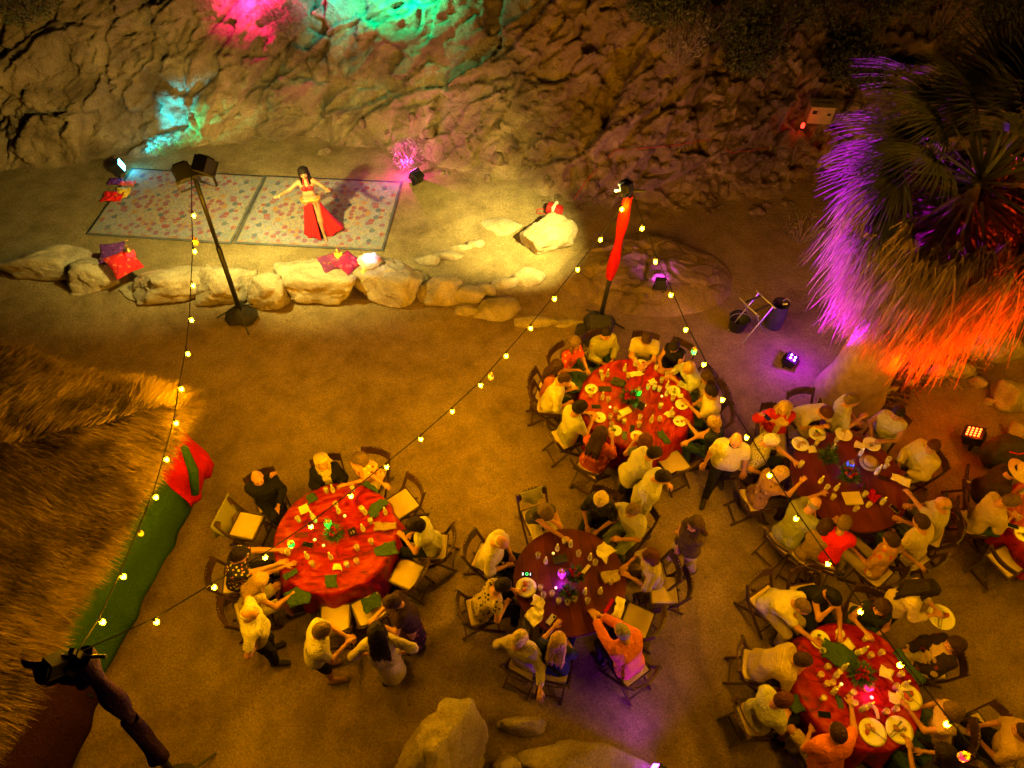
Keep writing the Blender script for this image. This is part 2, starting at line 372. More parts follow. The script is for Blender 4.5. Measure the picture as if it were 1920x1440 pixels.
def cliff_full(x, t):
    P, Nn = cliff_pt(x, t)
    amp = np.clip((t + .05) / 1.1, 0, 1)
    c45 = .80; q = np.stack([P[:, 0] * c45 + P[:, 2] * .6, P[:, 1], -P[:, 0] * .6 + P[:, 2] * c45], -1)
    w = q + .10 * np.stack([fbm(q * 1.6, 3, 31), fbm(q * 1.6, 3, 37), fbm(q * 1.6, 3, 41)], -1)
    f1, e1 = facets(w * np.array([.34, .6, .75]), 3, 1.0)
    f2, e2 = facets(w * np.array([.85, 1.3, 2.1]), 9, 1.2)
    f3, e3 = facets(w * np.array([2.2, 3.0, 5.2]), 15, 1.2)
    f5, e5 = facets(w * np.array([6.0, 7.0, 11.0]), 25, 1.2)
    rt_ = np.clip((P[:, 0] + 4) / 4, .75, 1.1); d = .42 * f1 + .20 * f2 + .085 * f3 * rt_ + .022 * f5 * rt_ + .20 * fbm(q * .5, 3, 2) + .05 * fbm(q * 5, 4, 8)
    d -= .13 * np.exp(-(e1 / .030) ** 2) * (vnoise(q * .8, 71) > .45) + .06 * np.exp(-(e2 / .035) ** 2) * (vnoise(q * 1.4, 72) > .4)
    rub = np.clip((P[:, 0] + 1.5) / 3, 0, 1) * .8
    f4, e4 = facets(P * 2.6, 21, .6); d += rub * (.14 * np.clip(.55 - worley(P * 2.4, 44)[0], -.3, .6))
    return P + Nn * (d * amp)[:, None]
cx = np.arange(-16, 14.01, .045); ct = np.concatenate([np.arange(-.1, 5.2, .042), np.arange(5.2, 6.2, .1), np.arange(6.2, 11, .25)])
X, T = np.meshgrid(cx, ct, indexing='ij'); P = cliff_full(X.ravel(), T.ravel())
nx, nt_ = len(cx), len(ct); ii, jj = np.meshgrid(np.arange(nx - 1), np.arange(nt_ - 1), indexing='ij'); a_ = (ii * nt_ + jj).ravel()
CLV = P.reshape(nx, nt_, 3)
c_ = obj('cliff', mkmesh('cliff', P, np.stack([a_, a_ + nt_, a_ + nt_ + 1, a_ + 1], -1), M_CLIFF, smooth=False)); tag(c_, kind='structure')
def on_cliff(px, py):
    """point of the hillside seen at a pixel of the photograph"""
    d = ray(px, py); v = CLV.reshape(-1, 3) - CAM; s = (v @ d) / (d @ d); dist = np.linalg.norm(v - s[:, None] * d, axis=1)
    k = np.argsort(dist)[:6]; k = k[np.argmin(s[k])]; return CLV.reshape(-1, 3)[k]

# ---- boulders
def ico(sub):
    bm = bmesh.new(); bmesh.ops.create_icosphere(bm, subdivisions=sub, radius=1.0)
    V = np.array([v.co[:] for v in bm.verts]); F = np.array([[v.index for v in f.verts] for f in bm.faces]); bm.free(); return V, F
ICO = {k: ico(k) for k in (2, 3, 4, 5)}
def rock_mesh(w, d, h, seed, sub=4, block=.35, m=None, flat=.25, smooth=True):
    V, F = ICO[sub]; V = V.copy(); off = seed * 3.71
    gg = np.random.default_rng(5000 + seed); n_ = gg.normal(size=(18, 3)); n_ /= np.linalg.norm(n_, axis=1, keepdims=True); d_ = gg.uniform(.66, 1.0, 18); pw = 26 - 30 * block * 0 - (8 if block < .3 else 0)
    r = (np.maximum(V @ n_.T, 0) / d_) ** pw; r = (r.sum(1) + .75 ** pw) ** (-1 / pw)
    fz, e = facets(V * 2.3 + off, seed, .8); r = r * (1 + .09 * fz + .06 * fbm(V * 2.2 + off, 4, seed) + .034 * fbm(V * 9 + off, 3, seed + 4)) - .035 * np.exp(-(e / .03) ** 2)
    V = V * r[:, None]
    V[:, 2] = np.where(V[:, 2] < -flat, -flat + (V[:, 2] + flat) * .25, V[:, 2])
    V[:, 2] -= V[:, 2].min(); V /= np.array([np.ptp(V[:, 0]), np.ptp(V[:, 1]), V[:, 2].max()])
    return mkmesh('boulder', V * np.array([w, d, h]), F, m or M_ROCK, smooth=smooth)
def boulder(x0, x1, y0, y1, label, h=.45, seed=1, sub=4, rz=0.0, block=.35, group=None, z=-.05, name='boulder', flat=.25):
    """footprint from the photograph's box; h is its height in metres"""
    c = at((x0 + x1) / 2, y1, 0); w = np.linalg.norm(at(x1, y1) - at(x0, y1))
    top = at((x0 + x1) / 2, y0, h * .75); dep = max(.18, (top[1] - c[1]) * 1.0)
    o = obj(name, rock_mesh(w * 1.24, dep * 1.08, h * 1.12, seed, sub, block, flat=flat), None, (c[0], c[1] + dep / 2, z), (0, 0, rz)); return tag(o, label, 'rock', group)
G1 = 'boulders edging the stage terrace'
for a in ((5, 145, 458, 533, 'pale wide boulder at the picture edge of the terrace row', .5, 3), (118, 208, 472, 553, 'cracked boulder under the red diamond cushion', .5, 4), (240, 402, 490, 572, 'longest flat-topped boulder between red cushion and light stand', .55, 5),
          (370, 467, 494, 578, 'grey triangular boulder behind the leaning light pole', .55, 6), (462, 531, 502, 590, 'round upright boulder just beyond the light pole foot', .6, 7), (526, 665, 482, 577, 'big rounded boulder below the patterned cushions', .6, 8),
          (663, 787, 478, 577, 'big round boulder under the tulle bouquet', .6, 9), (787, 858, 510, 577, 'sloping dark boulder ending the big boulder row', .5, 10)):
    boulder(*a[:5], h=a[5], seed=a[6], sub=5, group=G1)
G2 = 'small stones edging the terrace'
for a in ((380, 404, 496, 522, 'small round stone wedged between two boulders', .3, 11), (518, 533, 505, 528, 'little broken stone between round boulders', .25, 12), (848, 907, 531, 571, 'brown block stone at the low wall bend', .3, 13), (898, 931, 528, 555, 'small crumbly pale stone in the low wall', .22, 14),
          (923, 970, 515, 544, 'flat brown block in the lit low wall', .22, 15), (967, 1022, 494, 537, 'bright pale block ending the lit low wall', .28, 16), (852, 893, 566, 592, 'half-buried flat stone below the low wall', .12, 17), (895, 972, 552, 604, 'wide buried stone below the low wall', .2, 18),
          (964, 1042, 588, 614, 'long flat kerb stone beneath the hanging bulb', .16, 19), (1040, 1100, 592, 613, 'low buried stone beside the red-scarfed pole', .12, 20), (783, 821, 477, 499, 'orange-tinged chunk in the upper stone line', .2, 21), (816, 863, 464, 490, 'long grey stone in the upper stone line', .2, 22),
          (848, 882, 453, 470, 'flat pale stone in the upper stone line', .12, 23), (880, 908, 445, 466, 'small round brown stone at the lit patch', .14, 24), (781, 799, 508, 527, 'egg-sized stone beside the big boulder', .18, 25), (905, 978, 402, 440, 'flush pale rock in the lit sand', .1, 26)):
    boulder(*a[:5], h=a[5], seed=a[6], sub=3, group=G2)
boulder(974, 1064, 402, 484, 'bright heart-shaped boulder under the red cable reel', h=.55, seed=31, sub=5, block=.5)
def bedrock():
    A_, B_ = at(1065, 585), at(1365, 585); c = (at(1215, 592) + at(1215, 448)) / 2; n, k = 150, 100; X, Y = np.meshgrid(np.linspace(-1.15, 1.15, n), np.linspace(-1.15, 1.15, k), indexing='ij'); x, y = X.ravel(), Y.ravel(); w, d = (B_ - A_)[0] / 2 * 1.12, 1.25
    P = np.stack([x * w, y * d, 0 * x], -1); an = np.arctan2(y, x); rr = np.sqrt(x * x + y * y) / (1 + .16 * fbm(np.stack([np.cos(an) * 1.5, np.sin(an) * 1.5, 0 * x], -1), 3, 81)); q = P + c
    f1, e1 = facets(q * np.array([1.0, 1.4, 1]) + .3 * fbm(q * 1.3, 3, 84)[:, None], 83, 1.0); f2, e2 = facets(q * np.array([2.6, 3.4, 1]), 85, 1.0)
    h = np.clip(1 - rr ** 2, 0, 1) ** .55; P[:, 2] = h * (.30 + .11 * f1 + .05 * f2 + .10 * fbm(q * 1.1, 3, 86) - .07 * np.exp(-(e1 / .04) ** 2)) + .02 * fbm(q * 7, 3, 87) * h - .03
    i, j = np.meshgrid(np.arange(n - 1), np.arange(k - 1), indexing='ij'); a = (i * k + j).ravel(); o = obj('bedrock', mkmesh('bedrock', P, np.stack([a, a + k, a + k + 1, a + 1], -1), M_SAND), None, (c[0], c[1], 0)); return tag(o, 'wide low bedrock bank with violet light on it', 'rock')
bedrock()
G3 = 'big rocks in the foreground'
boulder(735, 885, 1322, 1560, 'huge rounded boulder at the bottom below the standing guests', h=.78, seed=47, sub=5, block=.2, group=G3)
boulder(985, 1215, 1385, 1500, 'long slab rock washed by purple light at the bottom', h=.2, seed=42, sub=5, block=.2, group=G3, rz=R(-9))
boulder(943, 1022, 1335, 1378, 'small pale rock beside the foreground slab', h=.25, seed=43, group=G3)
boulder(930, 975, 1410, 1470, 'half-hidden rock at the bottom edge by the slab', h=.25, seed=44, group=G3)
boulder(1218, 1262, 1428, 1470, 'small purple-lit rock at the bottom edge', h=.2, seed=45, group=G3)
G4 = 'rocks beside the palm'
for a in ((1838, 1925, 600, 690, 'broad pale rock at the right picture edge behind the palm', .4, 51), (1868, 1925, 700, 775, 'rounded rock at the right edge above the red lamp', .4, 52), (1780, 1835, 670, 712, 'mid-sized rock behind the palm edging', .3, 53), (1735, 1775, 682, 718, 'round rock against the palm litter', .3, 54), (1795, 1865, 640, 680, 'rough rock among the palm litter', .3, 55),
          (1850, 1872, 742, 762, 'small pale stone alone above the red lamp', .15, 56), (1825, 1850, 700, 730, 'dark stone between larger rocks by the palm', .2, 57), (1895, 1930, 790, 840, 'dark rock at the right edge beside the red lamp', .3, 58)):
    boulder(*a[:5], h=a[5], seed=a[6], sub=4, group=G4)
for k, (x0, y0, x1, y1) in enumerate(((1638, 748, 1683, 730), (1690, 728, 1720, 718), (1722, 716, 1780, 700))):      # edging stones under the palm
    p, q = at(x0, y0), at(x1, y1); L_ = np.linalg.norm(q - p); o = obj('edging_stone', rock_mesh(L_, .2, .2, 60 + k, 3, .5), None, (p + q) / 2 - np.array([0, 0, .04]), (0, 0, math.atan2(q[1] - p[1], q[0] - p[0])))
    tag(o, ('longest edging stone nearest the diners under the palm', 'short edging stone in the middle of the palm kerb', 'far edging stone of the palm kerb by the litter')[k], 'stone', 'edging stones under the palm')
# loose rubble lying on the hillside: one rock per object, shared shapes
RUB = [rock_mesh(1, .8, .62, 70 + k, 3, .7, M_CLIFF, smooth=False) for k in range(6)]
gr = np.random.default_rng(5)
for k in range(150):
    px, py = gr.uniform(760, 1480), gr.uniform(150, 425)
    if k > 110: px, py = gr.uniform(10, 760), gr.uniform(215, 330)
    if k > 125: px, py = gr.uniform(1290, 1520), gr.uniform(300, 440)
    p = on_cliff(px, py); s = gr.choice([.12, .16, .2, .28, .4], p=[.3, .3, .2, .14, .06])
    o = obj('loose_rock', RUB[k % 6], None, p - np.array([0, 0, .25 * s]), Euler((gr.uniform(-.4, .4), gr.uniform(-.4, .4), gr.uniform(0, 6.3))), (s, s, s))
    lb_ = 'at the cliff foot behind the rugs' if 110 < k <= 125 else ('on the dark slope left of the palm' if k > 125 else ('among the rubble between magenta lamp and scarfed stand' if px < 1150 else 'among the rubble uphill of the bedrock bank')); tag(o, 'loose angular rock ' + lb_, 'rock', 'loose rocks ' + lb_)

# ---- plants
M_TWIG = mat('dry_twigs', (.30, .22, .15), .9, (.18, .12, .08), 9)
M_LEAF = mat('dull_green_leaves', (.045, .06, .02), .8, (.09, .10, .035), 3)
M_BRUSH = mat('grey_brush_leaves', (.30, .27, .19), .85, (.18, .16, .1), 4)
def shrub(name, p, w, h, n, label, leafm, leaf=(.05, .02), group=None, seed=0, twigs=40, shell=.5):
    g = np.random.default_rng(900 + seed); root = empty(name, p)
    mb = MB()
    for k in range(twigs):
        a = g.uniform(0, 6.3); r = w * .5 * g.uniform(.3, 1); e = np.array([cos(a) * r, sin(a) * r, h * g.uniform(.5, 1)])
        mid = e * .5 + g.normal(size=3) * .06 * w; mb.tube([(0, 0, -.05), mid, e], [.012, .007, .003], 4)
    mb.build('stems', M_TWIG, root)
    u = g.normal(size=(n, 3)); u /= np.linalg.norm(u, axis=1, keepdims=True); rr = (shell + (1 - shell) * g.random(n) ** .6)[:, None]
    P = u * rr * np.array([w * .5, w * .5, h * .5]) + np.array([0, 0, h * .55]); lump = fbm(P * (2.2 / w * 1.5) + seed, 2, seed); P = P[lump > -.22]
    D = g.normal(size=(len(P), 3)) + P * .6; V, F = strips(P, D, g.uniform(.6, 1.3, len(P)) * leaf[0], g.uniform(.6, 1.3, len(P)) * leaf[1], .2, 2, gen=g)
    o = obj('foliage', mkmesh('foliage', V, F, leafm), root); o['kind'] = 'stuff'
    return tag(root, label, 'shrub', group)
shrub('brush_shrub', on_cliff(545, 75), 1.1, .9, 2600, 'pale twiggy shrub lit pink and lavender high on the rocks', M_BRUSH, (.10, .012), seed=1)
shrub('brush_shrub', on_cliff(757, 318) , .85, .6, 1500, 'small bush glowing magenta beside the magenta stage lamp', M_BRUSH, (.06, .02), seed=2)
shrub('brush_shrub', on_cliff(1275, 125), 1.1, 1.2, 2200, 'dim shrub catching violet light at the top of the slope', M_BRUSH, (.07, .02), seed=3)
shrub('dry_shrub', on_cliff(1490, 300), .8, .5, 200, 'bare forked dry twigs below the pale utility box', M_TWIG, (.05, .01), seed=4, twigs=14)
shrub('dry_shrub', at(1500, 455), .9, .7, 260, 'leafless dry bush left of the palm skirt', M_TWIG, (.08, .01), seed=5, twigs=30)
shrub('brush_shrub', on_cliff(60, 45), 1.6, .8, 1500, 'dark shrub in the top corner of the cliff', M_LEAF, (.08, .03), seed=6)
shrub('brush_shrub', on_cliff(310, 285), .9, .35, 700, 'low dry grass tuft lit cyan at the cliff foot', M_BRUSH, (.12, .01), seed=7, twigs=8)
DK = 'dark bushes at the top of the slope'
for k, (px, py, w, h, lb) in enumerate(((1330, 60, 2.2, 1.4, 'dark leafy bush next to the violet-lit shrub'), (1450, 40, 2.6, 1.6, 'wide dark bush at the top behind the utility box'), (1570, 60, 2.4, 1.6, 'dark bush directly behind the pale utility box'), (1640, 20, 2.8, 2.0, 'dark bush at the top edge left of the palm crown'),
                                    (1400, 130, 1.6, 1.0, 'low dark bush left of the utility box'), (1760, 60, 3.0, 2.2, 'dark bush hidden behind the palm crown top'), (1880, 90, 3.0, 2.2, 'dark bush in the top right corner'), (1600, 150, 1.6, .9, 'low dark bush between utility box and palm'), (1240, 30, 1.8, 1.0, 'dark scrub at the top edge above the violet shrub'))):
    shrub('dark_bush', on_cliff(px, py) + np.array([0, 0, -.1]), w, h, 3000, lb, M_LEAF, (.10, .045), DK, 20 + k, 14, .35)

# ---- fan palm
M_DEAD = leafmat('dead_palm_thatch', (.15, .095, .045), (.29, .195, .10), .3, .9, 5)
M_FROND = leafmat('palm_frond_green', (.07, .075, .035), (.13, .13, .065), .5, .55, 4)
M_BARK = mat('palm_bark', (.24, .15, .08), .95, (.33, .22, .12), 7, .6, 18)
def palm():
    base = at(1592, 738); root = empty('fan_palm', base); g = np.random.default_rng(77); H = 4.55
    mb = MB(); zz = np.linspace(-.1, H, 18); mb.tube([(.0, .0, z) for z in zz], [(.62 - .1 * min(1, z / .5) - .06 * z) * (1 if z < 3.7 else max(.12, 1 - (z - 3.7) * 1.05)) for z in zz], 20)
    mb.build('trunk', M_BARK, root, smooth=True)
    PV, PF, nb = [], [], 0          # hanging dead fronds
    for k in range(430):
        a = g.uniform(0, 6.283); z = H - .1 - 1.55 * g.random(); r0 = .28; zz_ = (z - 2.9) / 1.55; out = g.uniform(.45, 1.0) * (.55 + .55 * zz_)
        o = np.array([cos(a), sin(a), 0]); s = np.array([-sin(a), cos(a), 0]); p0 = o * r0 + np.array([0, 0, z]); tip = o * (r0 + out) + np.array([0, 0, z - .22])
        n = 26; fa = np.linspace(-1, 1, n) + g.normal(size=n) * .08
        D = (o[None] * (.06 + .16 * zz_ - .1 * np.abs(fa) + .12 * g.normal(size=n))[:, None] + s[None] * (fa * .42)[:, None] + np.array([0, 0, -1.0])[None] * (.6 + .3 * g.random(n))[:, None])
        Pp = np.repeat(tip[None], n, 0) + g.normal(size=(n, 3)) * .04
        V, F = strips(Pp, D, g.uniform(.55, 1.45, n) * g.uniform(.75, 1.15), g.uniform(.010, .026, n), 1.1, 4, gen=g, curl=.06); PV.append(V); PF.append(F + nb); nb += len(V)
        V, F = strips(p0[None], (tip - p0)[None], np.array([.7]), np.array([.05]), .3, 3, gen=g); PV.append(V); PF.append(F + nb); nb += len(V)
    d = obj('dead_fronds', mkmesh('dead_fronds', np.concatenate(PV), np.concatenate(PF), M_DEAD), root); d['kind'] = 'stuff'
    PV, PF, nb = [], [], 0          # one live fan leaf, shared
    n = 46; fa = np.linspace(-1.75, 1.75, n); D = np.stack([np.cos(fa), np.sin(fa), .12 + .05 * g.normal(size=n)], -1); Pp = np.repeat(np.array([[.95, 0, .12]]), n, 0)
    V, F = strips(Pp, D, .95 - .28 * np.abs(fa) / 1.75 + g.normal(size=n) * .04, np.full(n, .034), 1.15, 6, side=np.repeat(np.array([[0, 0, 1.0]]), n, 0), gen=g, curl=.02); PV.append(V); PF.append(F)
    V2, F2 = strips(np.array([[0, 0, 0.0]]), np.array([[1, 0, .25]]), np.array([1.0]), np.array([.06]), .25, 4, side=np.array([[0, 0, 1.0]]), gen=g); PF.append(F2 + len(V)); PV.append(V2)
    me = mkmesh('frond', np.concatenate(PV), np.concatenate(PF), M_FROND)
    for k in range(44):
        u_ = k / 43.0; a = R(-60 + 257 * ((k * .61803) % 1)) if u_ > .22 else k * 2.39996; el = R(82 - 118 * u_ ** .9); s = g.uniform(.95, 1.28)
        obj('frond', me, root, (0, 0, H - .05 + .12 * (1 - k / 43)), Euler((g.uniform(-.25, .25), -el, a), 'XYZ'), (s, s, s))
    return tag(root, 'fan palm with shaggy dead-frond skirt lit purple and red', 'palm tree')
palm()
M_LITTER = mat('palm_litter', (.16, .10, .05), .95, (.28, .19, .1), 6)
gl = np.random.default_rng(12); LP = []
for k in range(700):
    t = gl.random(); c = at(1640 + 200 * t + gl.normal() * 22, 735 - 90 * t + gl.normal() * 22); LP.append(c + np.array([0, 0, .03 + .1 * gl.random()]))
LP = np.array(LP); D = gl.normal(size=(700, 3)); D[:, 2] *= .25
V, F = strips(LP, D, gl.uniform(.12, .5, 700), gl.uniform(.02, .07, 700), .1, 2, gen=gl); o = obj('palm_litter', mkmesh('palm_litter', V, F, M_LITTER)); tag(o, 'heap of brown fallen frond bases under the palm', 'plant litter', kind='stuff')

# ---- thatched palapa with hanging cloths
M_STRAW = mat('straw_thatch', (.085, .05, .022), .95, (.25, .165, .075), 2.2, lo=.36, hi=.62, detail=9)
M_POST = mat('palapa_post_wood', (.10, .06, .03), .9)
def palapa():
    P0 = np.array([-4.62, 6.10, 1.98]); u = np.array([-.96, .28, 0]); u /= np.linalg.norm(u); v = np.array([-.20, -.98, 0]); v /= np.linalg.norm(v)
    LU, LV, RU, RZ = 7.0, 7.4, 3.4, 1.35; root = empty('palapa', P0 * [1, 1, 0] + u * .6 + v * .6); o0 = np.array(root.location); g = np.random.default_rng(3)
    Q = lambda a, b, z: P0 + u * a + v * b + np.array([0, 0, z]) - o0
    ridge0, ridge1 = Q(RU, RU, RZ), Q(RU, LV - RU, RZ)
    mb = MB(); A, B, Cc, Dd = Q(0, 0, 0), Q(0, LV, 0), Q(LU, LV, 0), Q(LU, 0, 0)
    dn = np.array([0, 0, -.30]); ins = .38; A, B, Cc, Dd = Q(ins, ins, .15), Q(ins, LV - ins, .15), Q(LU - ins, LV - ins, .15), Q(LU - ins, ins, .15)
    for f in ((A, ridge0, ridge1, B), (Dd, ridge0, A), (B, ridge1, Cc), (Cc, ridge1, ridge0, Dd)): mb.poly([p + dn for p in f])
    mb.poly([A + dn * 1.1, B + dn * 1.1, Cc + dn * 1.1, Dd + dn * 1.1]); mb.build('roof_deck', M_POST, root)
    n = 78000; n1 = int(n * .62); a = g.random(n1); b = g.random(n1)      # slope facing the tables: eave along v
    aa = RU * a ** .9; lo = aa; hi = LV - aa; Pa = np.stack([aa, lo + (hi - lo) * b], -1); Pa = np.concatenate([Pa, np.stack([.22 * g.random(9000), -.05 + 6.0 * g.random(9000)], -1)]); Pa = Pa[Pa[:, 1] < 6.0]
    n2 = n - n1; b2 = RU * g.random(n2) ** .9; a2 = b2 + (LU - 2 * b2) * g.random(n2); Pb = np.stack([a2, b2], -1); Pb = np.concatenate([Pb, np.stack([-.05 + 5.6 * g.random(7000), .22 * g.random(7000)], -1)]); Pb = Pb[Pb[:, 0] < 5.6]
    def lay(PP, dn_dir, dist):
        bump = fbm(np.stack([PP[:, 0] * 1.3, PP[:, 1] * 1.3, 0 * PP[:, 0]], -1), 3, 6) * .17; stepz = (np.floor(dist * 3.2) % 2) * .03
        X = np.array([Q(p[0], p[1], 0) for p in PP]) + np.stack([0 * dist, 0 * dist, dist * RZ / RU + bump + stepz + .02 * g.random(len(PP)) - .03], -1)
        D = np.repeat((dn_dir * RU + np.array([0, 0, -RZ]))[None], len(PP), 0) / RU + g.normal(size=(len(PP), 3)) * .15 + np.stack([fbm(np.stack([PP[:, 0] * 1.1, PP[:, 1] * 1.1, 0 * dist + q_], -1), 2, 61 + q_) for q_ in (0, 3, 7)], -1) * .30
        D[:, 2] += .10 + .12 * g.random(len(PP)); return strips(X, D, g.uniform(.13, .34, len(PP)), g.uniform(.006, .015, len(PP)), .25, 2, gen=g, curl=.06)
    V1, F1 = lay(Pa, -u, Pa[:, 0]); V2, F2 = lay(Pb, -v, Pb[:, 1])
    t = obj('thatch', mkmesh('thatch', np.concatenate([V1, V2]), np.concatenate([F1, F2 + len(V1)]), M_STRAW), root); t['kind'] = 'stuff'
    for a, b in ((.7, .9), (.7, 4.2), (4.6, .9)):
        p = Q(a, b, 0); MB().tube([(p[0], p[1], -o0[2]), (p[0], p[1], .0 + P0[2] - .1)], .1, 8).build('post', M_POST, root)
    tag(root, 'shaggy straw-thatched palapa roof at the left edge', 'palapa')
    return P0, u, v
PP0, PU, PV_ = palapa()
M_GREENC = cloth((.024, .066, .012)); M_REDC = cloth((.42, .006, .008)); M_PURPC = cloth((.020, .005, .07)); M_VIOLET = cloth((.022, .008, .26))
def hanging(name, a, b, z0, z1, m, label, out=.15, wav=.05, freq=9, bulge=0.0, seed=0, n=60, k=16, group=None):
    """cloth hung from line a-b at height z0 down to z1"""
    a, b = np.array(a, float), np.array(b, float); d = (b - a); L_ = np.linalg.norm(d); d /= L_; nn = np.array([-d[1], d[0]])
    if nn[0] < 0: nn = -nn
    V = []
    for i in range(n + 1):
        t = i / n
        for j in range(k + 1):
            s = j / k; off = out * s + wav * s * (.5 + .5 * sin(seed + t * L_ * freq + 1.3 * sin(t * 17 + seed))) + bulge * sin(pi * t) * sin(pi * min(1, s * .9 + .1)) + .03 * sin(11 * s + 5 * t)
            q = a + d * L_ * t + nn * off; V.append((q[0], q[1], z0 + (z1 - z0) * s + .06 * sin(t * 23 + seed) * s * (1 - s) - .03 * s * sin(t * L_ * freq * .5)))
    ii, jj = np.meshgrid(np.arange(n), np.arange(k), indexing='ij'); q = (ii * (k + 1) + jj).ravel()
    o = obj(name, mkmesh(name, np.array(V), np.stack([q, q + k + 1, q + k + 2, q + 1], -1), m)); md = o.modifiers.new('t', 'SOLIDIFY'); md.thickness = .008
    return tag(o, label, 'cloth', group)
HG = 'coloured cloths hung from the palapa eave'
e0 = (PP0 + PU * .22)[:2]
hanging('hanging_cloth', e0 + PV_[:2] * .75, e0 + PV_[:2] * 3.75, 1.93, .52, M_GREENC, 'long green cloth hung along the palapa eave', .16, .05, 6, 0, 2, group=HG)
hanging('hanging_cloth', e0 + PV_[:2] * .25, e0 + PV_[:2] * 1.02, 1.92, .62, M_REDC, 'bright red cloth bunched at the palapa corner', .16, .10, 9, .34, 1, 40, group=HG)
hanging('hanging_cloth', e0 + PV_[:2] * 3.55, e0 + PV_[:2] * 6.4, 1.90, .35, M_PURPC, 'dark purple cloth hung at the lower left corner', .22, .07, 5, .10, 4, group=HG)
pa = at(345, 838, 1.8); pb = at(366, 925, .95)
o = MB(); o.tube([pa, (pa + pb) / 2 + [.05, 0, 0], pb], [.05, .075, .06], 8); tag(o.build('sash', M_GREENC, smooth=True), 'narrow green sash hanging over the red corner cloth', 'cloth', HG)

# ---- loose gravel and dry leaf bits on the sand
gv = np.random.default_rng(21); GVn = 5200; t_ = np.array([[0, 0, 1], [.94, 0, -.33], [-.47, .82, -.33], [-.47, -.82, -.33]]); o_ = np.array([[1, 0, 0], [-1, 0, 0], [0, 1, 0], [0, -1, 0], [0, 0, 1], [0, 0, -1.0]])
Fo = np.array([[0, 2, 4], [2, 1, 4], [1, 3, 4], [3, 0, 4], [2, 0, 5], [1, 2, 5], [3, 1, 5], [0, 3, 5]]); cen = np.stack([gv.uniform(-11, 9, GVn), gv.uniform(1.0, 14.5, GVn), np.full(GVn, .002)], -1)
dn_ = fbm(cen * .6, 3, 9); cen = cen[dn_ > -.18]; GVn = len(cen); sz = .004 + .014 * gv.random(GVn) ** 4
V = (o_[None] * (1 + .5 * gv.normal(size=(GVn, 6, 3)) * .6)) * sz[:, None, None] * np.array([1, 1, .7]) + cen[:, None]; F = (Fo[None] + (np.arange(GVn) * 6)[:, None, None]).reshape(-1, 3)
o = obj('gravel', mkmesh('gravel', V.reshape(-1, 3), F, M_CLIFF, smooth=False)); tag(o, 'fine gravel scattered over the sand', 'gravel', kind='stuff')
nl = 900; P = np.stack([gv.uniform(-10, 9, nl), gv.uniform(1.2, 14, nl), np.full(nl, .012)], -1); D = gv.normal(size=(nl, 3)); D[:, 2] = .05; V, F = strips(P, D, gv.uniform(.03, .11, nl), gv.uniform(.008, .025, nl), .1, 2, side=np.repeat(np.array([[0, 0, 1.0]]), nl, 0), gen=gv)
o = obj('dry_leaf_litter', mkmesh('dry_leaf_litter', V, F, M_LITTER)); tag(o, 'dry leaf scraps blown over the sand', 'leaf litter', kind='stuff')
